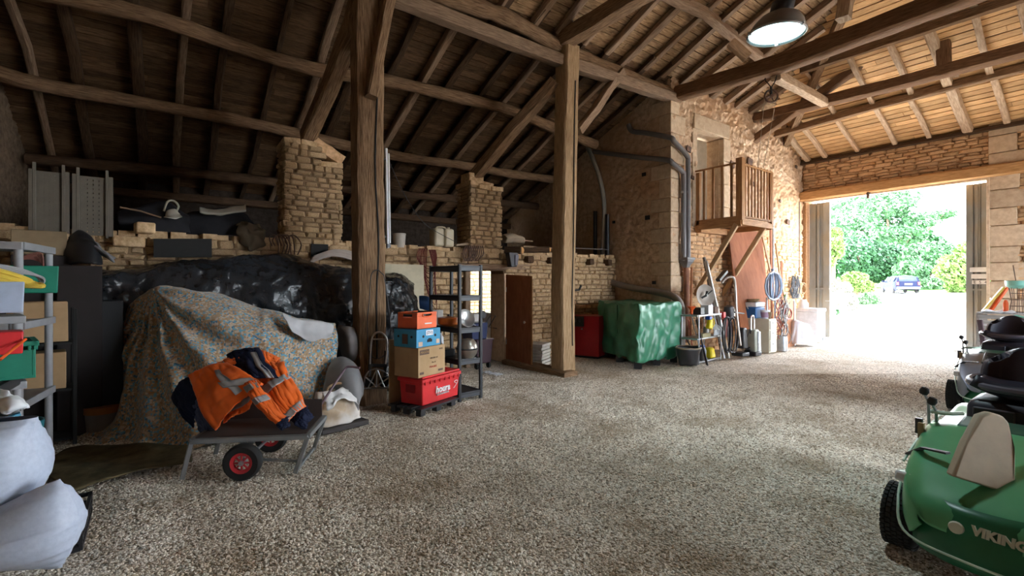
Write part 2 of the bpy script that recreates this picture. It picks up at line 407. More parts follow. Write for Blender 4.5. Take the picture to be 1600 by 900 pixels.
# ---------- low stone wall between nave and lean-to ------------------------------
wl=struct('wall_back',(WX,WY,0)); core=MB()
def wbox(mb,x0,x1,y0,y1,z0,z1): mb.box(((x0+x1)/2,(y0+y1)/2,(z0+z1)/2),(x1-x0,y1-y0,z1-z0))
wbox(core,WX,4.75,WY+.04,WY+.5,0,2.2); wbox(core,5.6,BX,WY+.04,WY+.5,0,2.2); wbox(core,4.75,5.6,WY+.04,WY+.5,1.86,2.2)
part('mortar_core',core,mortar,wl)
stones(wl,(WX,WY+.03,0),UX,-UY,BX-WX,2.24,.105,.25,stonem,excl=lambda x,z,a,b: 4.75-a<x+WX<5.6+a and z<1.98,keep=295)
m=MB()
for i in range(60):
    x=WX+.1+i*.18
    if x<BX-.1: m.box((x,WY+.25,2.22+random.uniform(0,.03)),(.17,.45,.07+random.uniform(0,.04)),rot(z=random.uniform(-.2,.2)))
part('coping_stones',m,stonem,wl,kind='stuff')
part('reveal_stone',MB().box((5.63,WY+.24,.9),(.07,.46,1.8)),quoinm,wl,bev=.01)
for j in range(5): part('reveal_stone',MB().box((4.72-.01*(j%2),WY+.24,.18+j*.36),(.07,.46,.35)),quoinm,wl,bev=.01)
part('door_lintel',MB().beam([(4.45,WY+.1,1.92),(6.25,WY+.1,1.95)],.2,.13),oakgr,wl)
# wall relief niche and iron at left of pier
part('wall_niche',MB().box((2.02,WY-.004,2.12),(.26,.02,.2)),blkr,wl)
# ---------- piers -----------------------------------------------------------
def pier(name_label,x0,x1,z0,zt1,zt2,xs):
    p=thing('stone_pier',name_label,'pier',((x0+x1)/2,WY,0),group=None)
    c=MB(); wbox(c,x0+.05,x1-.05,WY+.05,WY+.55,z0,zt2-.04); wbox(c,x0+.05,xs-.05,WY+.05,WY+.55,zt2-.05,zt1-.04)
    part('mortar_core',c,mortar,p)
    stones(p,(x0,WY+.05,z0),UX,-UY,x1-x0,zt1-z0,.085,.2,stonem,top=lambda a:(zt1 if a+x0<xs else zt2)-z0,keep=140,proud=.035)
    stones(p,(x0+.05,WY+.6,z0),-UY,-UX,.56,zt1-z0,.085,.2,stonem,keep=80,proud=.035)
    stones(p,(x1-.05,WY+.04,z0),UY,UX,.56,zt2-z0,.085,.2,stonem,keep=20)
    m=MB()
    for (a,b,zz) in ((x0,xs,zt1),(xs,x1,zt2)):
        k=max(1,int((b-a)/.2))
        for i in range(k): m.box((a+(i+.5)*(b-a)/k,WY+.3,zz+.0),((b-a)/k-.01,.56+random.uniform(-.03,.05),.09),rot(x=random.uniform(-.05,.05),y=random.uniform(-.06,.06)))
    part('cap_stones',m,stonem,p,bev=.012,kind='stuff')
    return p
pa=pier('wide stone pier on the low wall, left behind the big post, stepped at top',1.50,2.40,2.2,3.78,3.50,2.0)
pb=pier('squarer pale stone pier on the low wall above the small open door',4.80,5.58,2.2,3.55,3.50,5.0)
m=MB(); m.box((5.02,WY+.3,3.68),(.34,.34,.2)); m.box((5.3,WY+.3,3.6),(.3,.3,.08),rot(y=.1)); part('corbel_stone',m,stonem,pb,bev=.02)
m=MB(); m.beam([(1.98,WY+.25,3.86),(2.42,WY+.2,3.6)],.3,.2); part('broken_stone',m,stonew,pa)
# ---------- lean-to floor, back wall ------------------------------------------
lf=struct('ceiling',(WX,WY,2.1)); 
for i in range(18):
    x=WX+.3+i*.6
    if x<BX: part('joist',MB().beam([(x,WY+.15 if x<6 else WY-.12,2.1),(x,EY,2.1)],.13,.14,4),oakdk,lf)
for i in range(30):
    yy=WY+.55+i*.13; part('floor_board',MB().box(((WX+BX)/2,yy,2.19),(BX-WX,.125,.025)),oakdk,lf)
wn=struct('wall_north',(WX,EY,0)); m=MB()
wbox(m,WX,6.2,EY,EY+.5,0,3.75); wbox(m,8.7,9.5,EY,EY+.5,0,3.75); wbox(m,6.2,8.7,EY,EY+.5,2.1,3.75); part('masonry',m,shadem,wn)
m=MB(); wbox(m,6.35,6.5,WY+.5,EY,0,2.05); 
# ---------- pipe wall (end of the lean-to) ----------------------------------------
wp=struct('wall_inner',(BX,PY,0)); m=MB(); wbox(m,BX+.06,BX+.55,PY+.05,EY+.5,0,3.75)
m.prism([(BX+.06,PY+.05,3.7),(BX+.06,EY+.5,3.7),(BX+.06,EY+.5,zm(EY)),(BX+.06,PY+.05,zm(PY)+.05)],(.49,0,0)); part('masonry',m,mortar,wp)
relief('rough_coat',wp,(BX+.01,PY+.02,0),UY,-UX,EY-PY,6.2,.035,.05,render,top=lambda a: zm(a+PY)-.02)
z=0;i=0
while z<5.75:
    h=[.36,.3,.42,.33][i%4]; l=.5 if i%2 else .28; l2=.28 if i%2 else .5
    m=MB(); m.prism([(BX-.03,PY-.03,z+.008),(BX-.03,PY+l,z+.008),(BX+l2,PY+l,z+.008),(BX+l2,PY-.03,z+.008)],(0,0,min(h,5.8-z)-.014)); part('quoin_stone',m,quoinm,wp,bev=.012); z+=h;i+=1
# rough holes in the coat
for (yy,zz,s) in ((7.0,4.1,.1),(6.9,3.1,.12),(7.9,3.1,.08),(6.72,1.62,.09)): part('putlog_hole',MB().box((BX-.035,yy,zz),(.02,s,s*.8)),blkr,wp)
# ---------- loft wall ----------------------------------------------------------------
ww=struct('wall_left',(BX,PY,0)); m=MB(); lx0,lx1,lz0,lz1=9.93,11.03,2.9,5.15
def tp(x): return min(zm(PY)+.12,zh(x))
wbox(m,BX+.3,GX+.4,PY+.06,PY+.5,0,lz0); wbox(m,BX+.3,lx0,PY+.06,PY+.5,lz0,5.9); wbox(m,lx1,12.6,PY+.06,PY+.5,lz0,6.2); wbox(m,lx0,lx1,PY+.06,PY+.5,lz1,6.1)
m.prism([(12.6,PY+.06,2.9),(GX+.4,PY+.06,2.9),(GX+.4,PY+.06,5.2),(GX,PY+.06,5.25),(12.6,PY+.06,tp(12.6))],(0,.44,0)); part('masonry',m,mortar,ww)
relief('rough_coat',ww,(BX+.02,PY+.01,0),UX,-UY,GX-BX,6.3,.03,.085,render,excl=lambda a,z: lx0-.02<a+BX<lx1+.02 and lz0<z<lz1+.02,top=lambda a:tp(a+BX)-.01,f=8)
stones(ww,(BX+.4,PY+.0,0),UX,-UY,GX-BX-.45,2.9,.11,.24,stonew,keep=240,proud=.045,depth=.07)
# dressed surround of the loft door
part('dressed_lintel',MB().box(((lx0+lx1)/2+.05,PY+.02,lz1+.17),(1.5,.14,.34)),quoinm,ww,bev=.015)
part('dressed_jamb',MB().box((lx0-.09,PY+.05,(lz0+lz1)/2),(.18,.14,lz1-lz0)),quoinm,ww,bev=.015)
for j in range(4): part('dressed_jamb',MB().box((lx1+.12+.03*(j%2),PY+.03,lz0+.28+j*.56),(.26+.06*(j%2),.14,.55)),quoinm,ww,bev=.015)
beige=flat('beige_plaster',(.50,.42,.31),.8)
d1=struct('door_1',(lx0,PY+.3,lz0)); part('leaf',MB().box((10.42,PY+.36,4.0),(.98,.05,2.2)),beige,d1,bev=.004); part('soffit',MB().box((10.48,PY+.26,5.17),(1.1,.5,.05)),quoinm,d1)
part('side_reveal',MB().box((lx1+.02,PY+.28,4.0),(.05,.45,2.25)),quoinm,d1)
for (xx,zz,s) in ((9.55,4.62,.16),(9.7,4.0,.1),(13.9,3.9,.09),(14.4,3.35,.16),(12.25,4.75,.22),(12.4,4.2,.12),(11.4,4.55,.18),(14.9,5.0,.1)): part('putlog_hole',MB().box((xx,PY-.05,zz),(s,.03,s*.8),rot(y=.2)),rust,ww)
# ---------- gate wall ------------------------------------------------------------------
wg=struct('wall_right',(GX,0,0)); m=MB(); gy0,gy1,gz=2.33,6.22,4.04
wbox(m,GX+.05,GX+.5,SY,gy0-.03,0,5.2); wbox(m,GX+.05,GX+.5,gy1,8,0,5.2); wbox(m,GX+.05,GX+.5,gy0-.03,gy1,gz+.02,5.2); part('masonry',m,mortarw,wg)
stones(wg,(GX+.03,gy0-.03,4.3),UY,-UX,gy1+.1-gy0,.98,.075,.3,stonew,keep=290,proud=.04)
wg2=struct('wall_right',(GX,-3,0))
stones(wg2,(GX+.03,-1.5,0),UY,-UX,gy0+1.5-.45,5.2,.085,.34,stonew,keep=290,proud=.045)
z=0;i=0
while z<5.1:
    h=[.42,.36,.48,.4][i%4]; l=[.75,.5,.66,.46][i%4]
    part('quoin_stone',MB().box((GX+.1,gy0-l/2,z+h/2),(.26,l,h-.014)),quoinm,wg2,bev=.014); z+=h;i+=1
part('gate_lintel',MB().beam([(GX+.0,SY+4,4.19),(GX+.0,gy1+.1,4.17)],.34,.27,14,.01),oak if 0 else M('orange_oak',(.58,.33,.15),(.38,.2,.08),.8,5,(9,1,1),.4,coord='UV'),wg)
m=MB(); m.box((GX-.02,(gy0+gy1)/2,gz-.02),(.1,gy1-gy0,.05)); m.box((GX-.02,gy0-.0,gz/2),(.1,.05,gz)); part('gate_frame',m,quoinm,wg,bev=.005)
m=MB(); m.box((GX-.1,4.62,gz+.02),(.05,.09,.12)); m.cyl((GX-.14,4.62,gz-.02),(GX-.14,4.62,gz-.16),.03); m.box((GX-.12,4.62,gz-.04),(.06,.04,.1)); part('track_roller',m,rust,wg)
# folding gate leaves
leafm=M('grey_gate_paint',(.30,.31,.30),(.22,.22,.20),.6,3,(1,1,.3),.1,c3=(.34,.27,.17),s3=.8)
def leaf(nm,y0,y1,xx,zb):
    d=struct(nm,(xx,y0,zb)); k=3; w=(y1-y0)/k
    for i in range(k):
        part('leaf_board',MB().box((xx+.02*(i%2),y0+w*(i+.5),(3.98+zb)/2),(.04,w-.008,3.98-zb)),leafm,d,bev=.006)
    part('leaf_backing',MB().box((xx+.05,(y0+y1)/2,(3.98+zb)/2),(.02,y1-y0,3.98-zb)),leafm,d)
    part('leaf_rail',MB().box((xx-.03,(y0+y1)/2,1.45),(.03,y1-y0,.05)),leafm,d)
    part('leaf_rail',MB().box((xx-.035,y0+w*1.55,2.4),(.03,.04,3.0)),leafm,d)
    return d
g2=leaf('door_2',5.66,6.2,GX+.25,.03); g3=leaf('door_3',2.36,2.76,GX+.25,.02)
m=MB(); m.tube([(GX+.16,5.72,1.1),(GX+.1,5.72,1.1),(GX+.1,5.6,1.1)],.012); part('gate_handle',m,steel,g2)
lab=flat('white_label',(.8,.8,.78),.6)
for i,(zz,w) in enumerate(((1.93,.36),(1.77,.31),(1.63,.28))):
    part('label_strip',MB().box((GX+.2,2.5,zz),(.02,w,.11 if i<2 else .09)),lab,g3)
text('E  S  4',.09,flat('black_ink',(.05,.05,.05)),(GX+.187,2.5,1.60),frame((0,-1,0),(-1,0,0)),g3)
# ---------- west and south walls ----------------------------------------------------------
we=struct('wall_west',(WX,0,0)); m=MB(); wbox(m,WX-.5,WX-.02,SY-.5,EY+.5,0,3.6)
m.prism([(WX-.5,SY-.5,3.5),(WX-.5,EY+.5,3.5),(WX-.5,EY+.5,3.6),(WX-.5,0,8.75),(WX-.5,SY-.5,5.8)],(.48,0,0)); part('masonry',m,mortar,we)
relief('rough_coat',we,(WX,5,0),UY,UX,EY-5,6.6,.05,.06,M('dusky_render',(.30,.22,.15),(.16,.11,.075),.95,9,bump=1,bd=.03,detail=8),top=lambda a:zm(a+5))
ws=struct('wall_south',(0,SY,0)); m=MB(); wbox(m,WX-.5,7.0,SY-.5,SY,0,6.1); wbox(m,14.2,GX+.5,SY-.5,SY,0,6.1); wbox(m,7.0,14.2,SY-.5,SY,3.8,6.1); part('masonry',m,mortar,ws)
# ---------- roof ------------------------------------------------------------------------------
def hipx(y): return GX-(zm(y)-5.25)/.41
deck=MB(); T_=.05
deck.add([(WX-.6,EY+.6,zm(EY+.6)+T_),(GX+.3,EY+.6,zm(EY+.6)+T_),(hipx(7.5),7.5,zm(7.5)+T_),(hipx(0),0,zm(0)+T_),(WX-.6,0,zm(0)+T_)],[(0,1,2,3,4)])
deck.add([(WX-.6,SY-.6,zm(SY-.6)+T_),(GX+.6,SY-.6,zm(SY-.6)+T_),(hipx(0),0,zm(0)+T_),(WX-.6,0,zm(0)+T_)],[(0,1,2,3)])
deck.add([(GX+.6,9,zh(GX+.6)+T_),(GX+.6,SY-.6,zh(GX+.6)+T_),(hipx(0)-1,-.01,zh(hipx(0)-1)+T_),(hipx(9)-2,9,zh(hipx(9)-2)+T_)],[(0,1,2,3)])
roof=struct('ceiling',(0,0,5)); part('light_block_sheet',deck,flat('sheet_brown',(.2,.09,.05),.9),roof,smooth=0)  # unseen backing sheet above all the planks, added to block light
def planks(root,ys,xa,xb,mat,seg,keepz):
    for i,yy in enumerate(ys):
        x=xa-random.random()*seg
        xe=xb(yy)
        while x<xe:
            l=seg*random.uniform(.75,1.25); a,b_=max(x,xa),min(x+l,xe)
            if b_-a>.1:
                R=Matrix.Rotation(-math.atan(.41)+random.uniform(-.03,.03),3,'X')
                part('plank',MB().box(((a+b_)/2,yy,zm(yy)+.012+random.uniform(-.006,.006)),(b_-a-.006,.134*random.uniform(.95,1.0),.02),R),mat,root,smooth=0)
            x+=l
aisle=struct('ceiling',(0,9,4)); nave=struct('ceiling',(0,4,6)); hip=struct('ceiling',(GX,4,5.2))
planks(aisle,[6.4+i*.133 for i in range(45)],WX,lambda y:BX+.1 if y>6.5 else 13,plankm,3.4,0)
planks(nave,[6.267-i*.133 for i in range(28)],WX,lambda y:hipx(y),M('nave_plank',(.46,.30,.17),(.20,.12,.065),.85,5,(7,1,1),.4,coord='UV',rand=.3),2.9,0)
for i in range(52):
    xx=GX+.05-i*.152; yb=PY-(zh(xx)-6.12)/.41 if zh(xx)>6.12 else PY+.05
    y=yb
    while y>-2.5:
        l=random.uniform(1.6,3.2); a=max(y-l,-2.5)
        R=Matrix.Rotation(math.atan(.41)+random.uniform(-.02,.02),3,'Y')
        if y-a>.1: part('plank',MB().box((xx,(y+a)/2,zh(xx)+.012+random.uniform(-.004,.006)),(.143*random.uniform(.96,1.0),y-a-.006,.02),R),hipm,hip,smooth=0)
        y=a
# rafters
for i in range(25):
    x=WX+.35+i*.6+random.uniform(-.07,.07); w=random.uniform(.09,.14); o=.075+w*.1
    if x<BX: 
        pth=[(x+random.uniform(-.05,.05),yy,zm(yy)-o) for yy in (EY,10.8,9.2,7.6,6.0)]
        part('rafter',MB().beam(pth,w,w*.95,8,.014),oakdk if i%3 else oakgr,aisle)  # most aisle rafters get the darker oak, shade carried in the colour
    xe=5.9; ya=6.3
    if x>13.3: continue
    yb=max(0,PY-(zh(x)-6.12)/.41) if x>hipx(0) else 0
    if yb>5.9: continue
    pth=[(x+random.uniform(-.04,.04),lerp(ya,yb,k/3),zm(lerp(ya,yb,k/3))-o) for k in range(4)]
    part('rafter',MB().beam(pth,w*1.1,w,9,.014),oakgr,nave)
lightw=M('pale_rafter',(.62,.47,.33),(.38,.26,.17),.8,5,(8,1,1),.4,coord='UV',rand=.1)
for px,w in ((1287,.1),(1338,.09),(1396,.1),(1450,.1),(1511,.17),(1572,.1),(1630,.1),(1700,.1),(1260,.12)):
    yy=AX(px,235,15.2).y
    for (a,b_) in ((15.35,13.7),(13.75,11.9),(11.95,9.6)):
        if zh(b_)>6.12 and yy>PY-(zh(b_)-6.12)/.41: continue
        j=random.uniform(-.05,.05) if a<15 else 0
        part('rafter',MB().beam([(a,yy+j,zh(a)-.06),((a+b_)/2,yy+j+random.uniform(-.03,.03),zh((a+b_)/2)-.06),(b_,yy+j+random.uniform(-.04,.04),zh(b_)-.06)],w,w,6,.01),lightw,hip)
# purlins
def pur(px,r,root,mat=oak,z0=5.75,n=24,extra=None):
    pts=[AR(a,b,z0) for a,b in px]
    if extra: pts.append(V(extra))
    pth=smoothpath(pts,n); rs=[r*random.uniform(.88,1.1) for _ in pth]
    part('purlin',MB().tube(pth,r,9,rs=rs),mat,root)
pur([(-90,-42),(83,-8),(240,27),(400,82),(500,110),(600,125),(700,148),(797,172),(865,200),(930,226)],.11,aisle,oak)
pur([(-20,108),(60,132),(220,160),(400,194),(513,221),(620,244),(720,258),(800,272),(867,281),(915,292)],.105,aisle,oak)
pur([(40,248),(200,262),(400,281),(540,296),(640,305),(760,315),(860,325)],.1,aisle,oakdk)
pur([(450,-70),(600,-35),(740,10),(800,32),(880,78),(940,103),(1000,128),(1048,146)],.13,nave,oak,z0=5.86)
part('wall_plate',MB().beam([(WX,PY+.02,5.58),(2.3,PY+.02,5.6),(5.7,PY+.02,5.57),(BX+.3,PY+.02,5.68)],.2,.2,18,.012),oakgr,nave)
part('wall_plate',MB().beam([(WX,EY-.1,3.42),(BX,EY-.1,3.42)],.2,.16,8),oakdk,aisle)
part('hip_purlin',MB().beam([(13.7,PY+.1,5.72),(13.7,4,5.83),(13.7,2,5.86),(13.7,-2.5,5.88)],.16,.17,14,.02),oak,hip)
part('hip_purlin',MB().beam([(11.9,4.9,6.52),(11.9,-2.5,6.52)],.16,.16,14,.02),oak,hip)
part('hip_rafter',MB().beam([(GX,7.1,5.12),(hipx(3),3,zm(3)-.12)],.16,.18,12,.015),oak,hip)
part('gable_plate',MB().beam([(GX-.02,SY,5.16),(GX-.02,PY,5.16)],.2,.1,16,.012),oakdk,hip)
# trusses
dk=M('brown_oak',(.26,.15,.085),(.12,.065,.035),.8,11,(6,.4,1),.5,coord='UV')  # darker brown oak of the far tie beams and king post
part('tie_beam',MB().beam([(5.79,6.55,5.93),(5.79,3,5.95),(5.79,-6.4,5.95)],.28,.26,20,.015),oak,roof)
part('tie_beam',MB().beam([(2.27,6.55,5.98),(2.27,-6.4,5.98)],.28,.26,16,.015),oak,roof)
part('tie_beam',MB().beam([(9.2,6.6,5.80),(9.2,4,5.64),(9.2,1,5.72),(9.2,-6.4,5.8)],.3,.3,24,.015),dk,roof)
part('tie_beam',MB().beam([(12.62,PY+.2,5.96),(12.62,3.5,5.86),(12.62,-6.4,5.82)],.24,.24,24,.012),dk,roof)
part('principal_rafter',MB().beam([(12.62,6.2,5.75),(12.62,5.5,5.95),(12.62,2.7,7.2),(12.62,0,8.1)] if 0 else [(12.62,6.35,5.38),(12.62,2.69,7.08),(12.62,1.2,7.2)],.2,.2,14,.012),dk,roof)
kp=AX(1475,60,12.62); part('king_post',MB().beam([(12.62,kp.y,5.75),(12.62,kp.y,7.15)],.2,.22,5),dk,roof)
a=AX(1212,118,9.3); b_=AX(1288,160,12.5); part('cross_strut',MB().beam([a,b_],.17,.2,6),lightw,roof)
a=AX(1385,12,9.2)
for px in (1318,): 
    q=AX(px,30,9.2); part('roof_strut',MB().beam([q,q+V((.15,-.05,1.0))],.18,.2,5),lightw,roof)
a=AY(1065,30,4.6); 
part('cross_strut',MB().beam([AR(1000,-25,6.0),AR(1100,20,6.0),AR(1150,60,6.0),AR(1205,105,6.0)],.17,.16,9),oakgr,roof)
part('cross_strut',MB().beam([AX(1142,66,8.7),AX(1168,90,8.9)],.16,.16,4),lightw,roof)
part('principal_rafter',MB().beam([AY(742,276,WY+.25),AY(804,200,7.1),AY(868,128,6.45)],.22,.22,9),oak,roof)
part('principal_rafter',MB().beam([AY(480,214,WY+.2),AY(515,135,7.1),AY(548,50,6.45),AY(560,0,6.4)],.2,.22,9),oak,roof)
part('prop',MB().beam([AX(1480,60,12.7),AX(1494,118,13.6)],.12,.12,3),lightw,roof)
# ---------- great posts --------------------------------------------------------------------------
p1=thing('timber_post','massive cracked oak post with a metal hand truck hung on it','post',(2.27,PY,0))
part('shaft',MB().beam([(2.29,PY,-.05),(2.27,PY,1.5),(2.25,PY,3.2),(2.24,PY,5.9)],.36,.34,24,.014),oak,p1)
part('crack',MB().tube(smoothpath([(2.31,PY-.176,.6),(2.30,PY-.176,1.4),(2.33,PY-.178,2.2),(2.28,PY-.18,3.1),(2.31,PY-.18,4.1)],14),.012,5),blkr,p1)
part('brace',MB().beam([AY(580,152,PY-.25),AY(592,80,PY-.25),AY(612,-25,PY-.25)],.12,.16,8),oak,p1)
p2=thing('timber_post','tall oak post with curved brace near the small open door','post',(5.79,PY,0))
part('shaft',MB().beam([(5.79,PY,-.05),(5.78,PY,1.5),(5.83,PY,3.4),(5.9,PY,5.85)],.33,.32,24,.012),M('light_oak',(.56,.39,.23),(.25,.155,.08),.85,11,(6,.4,1),.8,coord='UV',detail=9,lo=.3,hi=.7,bd=.03),p2)
part('crack',MB().tube(smoothpath([(5.86,PY-.166,.5),(5.85,PY-.166,1.4),(5.88,PY-.168,2.4),(5.9,PY-.168,4.1),(5.93,PY-.17,5.2)],14),.011,5),blkr,p2)
part('brace',MB().beam([AY(903,205,PY),AY(930,172,PY),AY(952,138,PY),AY(972,112,PY)],.15,.15,9),oakgr,p2)
part('stub_wall_sill',MB().beam([(5.72,PY-.28,.03),(5.62,7.75,.04)],.34,.1,6),oak,p2)
# =================== OUTSIDE =====================================================
def ez(x): return max(0,(x-GX-1)*.0222)
drive=M('pale_gravel_drive',(.82,.80,.76),(.70,.67,.62),.95,30,bump=.3)
grass=M('grass',(.16,.34,.07),(.08,.2,.03),.95,8,bump=.5)
m=MB().grid(lambda u,v:(lerp(GX-.1,130,u**2),lerp(-60,70,v),ez(lerp(GX-.1,130,u**2))-.0),30,12)
part('driveway',m,drive,None,kind='structure')
m=MB().grid(lambda u,v:(lerp(-20,GX,u),lerp(-40,SY-.45,v),-.02),4,4); part('yard',m,M('earth_yard',(.22,.17,.12),(.14,.11,.08),.95,8),None,kind='structure')  # unseen ground, coloured dark so that less light bounces up to the roof
m=MB().grid(lambda u,v:(lerp(-20,GX,u),lerp(EY+.45,40,v),-.01),4,4); part('garden_ground',m,drive,None,kind='structure')
m=MB(); lawn=[G2 for G2 in ()]
def EP(px,py): # a point on the rising drive
    r=ray(px,py); k=.0222; t=( -H - k*(GX+1))/(r.z-k*r.x); return O+r*t
m.grid(lambda u,v:(lerp(54,120,u),lerp(-40,70,v),ez(lerp(54,120,u))+.06),8,8); part('lawn',m,grass,None,kind='structure')
bark=M('bark',(.20,.15,.11),(.1,.07,.05),.9,8,bump=.5)
def foliage(rnd,blobs,nleaf,ls):
    vs=[];fs=[]
    tot=sum(b[1]**2 for b in blobs)
    for (c,rad,sq) in blobs:
        k=int(nleaf*rad*rad/tot)
        for _ in range(k):
            u=rnd.uniform(-1,1);a=rnd.uniform(0,2*PI);s_=math.sqrt(1-u*u); dd=V((s_*math.cos(a),s_*math.sin(a),u)); rr=rad*rnd.uniform(.72,1.06)*(1+.25*mn.noise((V(c)+dd*rad)*(1.6/rad)))
            p=V(c)+V((dd.x*rr,dd.y*rr,dd.z*rr*sq)); q=V((rnd.uniform(-1,1),rnd.uniform(-1,1),rnd.uniform(-.6,1))).normalized()
            t1=q.orthogonal().normalized(); t2=q.cross(t1); s=ls*rnd.uniform(.5,1.3); o=len(vs)
            vs+= [p-t1*s,p-t2*s*.55,p+t1*s,p+t2*s*.55+q*s*.2]; fs.append((o,o+1,o+2,o+3))
    return MB().add(vs,fs)
def leafmat(nm,c): return M(nm,c,tuple(x*.5 for x in c),.7,.9,detail=6,lo=.35,hi=.65)
lm={'deep':leafmat('deep_green_leaf',(.045,.13,.055)),'mid':leafmat('mid_green_leaf',(.085,.20,.085)),'lime':leafmat('lime_leaf',(.14,.25,.05)),'pale':leafmat('pale_green_leaf',(.11,.22,.10)),'flower':leafmat('flowering_leaf',(.4,.4,.32))}
def tree(name,label,cat,px,pybase,dist,blobs,lk,nleaf=4500,ls=.3,trunk=None,group=None):
    b=O+ray(px,443)*dist; b.z=ez(b.x); rnd=random.Random(int(px*7+dist)); sc=dist/F
    t=thing(name,label,cat,b,group)
    B=[(P(x,y,dist+dz),r*sc,sq) for x,y,r,dz,sq in blobs]
    part('foliage',foliage(rnd,B,nleaf,ls),lm[lk],t,smooth=0,kind='stuff')
    m=MB()
    for k,bb in enumerate(B):
        mid=b.lerp(bb[0],.45)+V((0,0,.12*(bb[0].z-b.z)))
        m.tube(smoothpath([b,mid,bb[0]],7),.1,6,rs=[(dist*.004)*(1-.75*i/6)+.015 for i in range(7)])
    part('trunk',m,bark,t); return t
tree('tree','tall thin-leaved tree with open branches against the white sky','tree',1392,0,62,[(1330,335,38,0,.7),(1385,318,40,2,.6),(1435,345,24,0,.5),(1350,372,36,-2,.7),(1410,368,30,0,.6),(1475,335,16,0,.4),(1312,378,26,0,.9),(1395,345,30,3,.6)],'mid',9000,.26)
tree('tree','dark green rounded tree left behind the parked car','tree',1355,0,54,[(1340,400,32,0,.9),(1375,405,32,0,.8),(1312,408,26,2,1),(1355,425,26,0,.7),(1390,425,22,0,.7)],'deep',8000,.24)
tree('tree','dark tree top between the big tree and the bright bushes','tree',1425,0,66,[(1425,375,26,0,.7),(1405,385,24,0,.8),(1450,380,18,0,.7)],'deep',3000,.35)
tree('bush','large bright green bush right behind the parked car','bush',1445,0,50,[(1440,405,28,0,.9),(1470,400,28,0,.8),(1425,425,22,-2,.8),(1495,410,22,0,.9)],'mid',8000,.2)
tree('bush','lime green bush beside the right gate leaf','bush',1498,0,40,[(1495,420,24,0,1),(1510,440,24,0,1),(1522,400,22,0,1)],'lime',3500,.22)
tree('hedge','clipped low hedge along the back of the drive','hedge',1455,0,46,[(1420,450,12,0,.9),(1440,450,14,0,.9),(1462,448,16,0,.9),(1484,449,17,0,.9),(1504,448,20,0,.9)],'pale',5000,.2)
tree('bush','yellow-green shrub hanging beside the left gate leaf','bush',1302,0,26,[(1298,385,18,0,1.2),(1304,365,10,0,1),(1292,405,12,0,1)],'lime',2500,.12)
tree('bush','pale yellow flowering shrub left of the parked car','bush',1335,0,34,[(1335,440,17,0,.9),(1320,446,12,0,1),(1352,448,12,0,.9)],'lime',2500,.14)
tree('bush','leafy green shrub in the bed by the drive, nearest the car','bush',1352,0,28,[(1358,470,13,0,1),(1345,476,12,0,1),(1370,478,10,0,1)],'pale',2500,.1)
tree('bush','pale blooming shrub low in the bed left of the drive','bush',1320,0,24,[(1320,470,14,0,1),(1330,482,10,0,1),(1308,460,10,0,1)],'flower',2200,.09)
tree('bush','green clump at the foot of the stone planter','bush',1312,0,21,[(1312,492,10,0,.8),(1322,498,8,0,.7)],'mid',1500,.07)
whs=flat('white_stone',(.85,.84,.80),.8)
for px,py,d_,hh,lb in ((1318,497,20,1.25,'tall white stone pedestal planter left of the drive'),(1300,505,18.5,1.4,'white stone pedestal planter nearest the left gate leaf')):
    b=O+ray(px,443)*d_; b.z=ez(b.x)
    t=thing('planter',lb,'planter',b); part('pedestal',MB().lathe([(.24,0),(.24,.1),(.13,.18),(.11,.6),(.17,.7)],b),whs,t); part('bowl',MB().lathe([(.1,.7),(.26,.82),(.34,1.02),(.36,1.06),(.3,1.06),(.27,1.0)],b),whs,t)
    part('plants',foliage(random.Random(3),[(b+V((0,0,hh)),.3,.9)],500,.07),lm['flower'],t,smooth=0,kind='stuff')
# low terracotta / brick pile by left leaf
b=V((17.2,6.15,0)); 
for i in range(3): single('stone_block',['lowest pale block stacked just outside the left gate leaf','middle block stacked just outside the left gate leaf','top block stacked just outside the left gate leaf'][i],'block',MB().box(b+V((.02*i,-.04*i,.08+i*.13)),(.42,.34,.125),rot(z=.1*i)),quoinm,group=None,bev=.01)
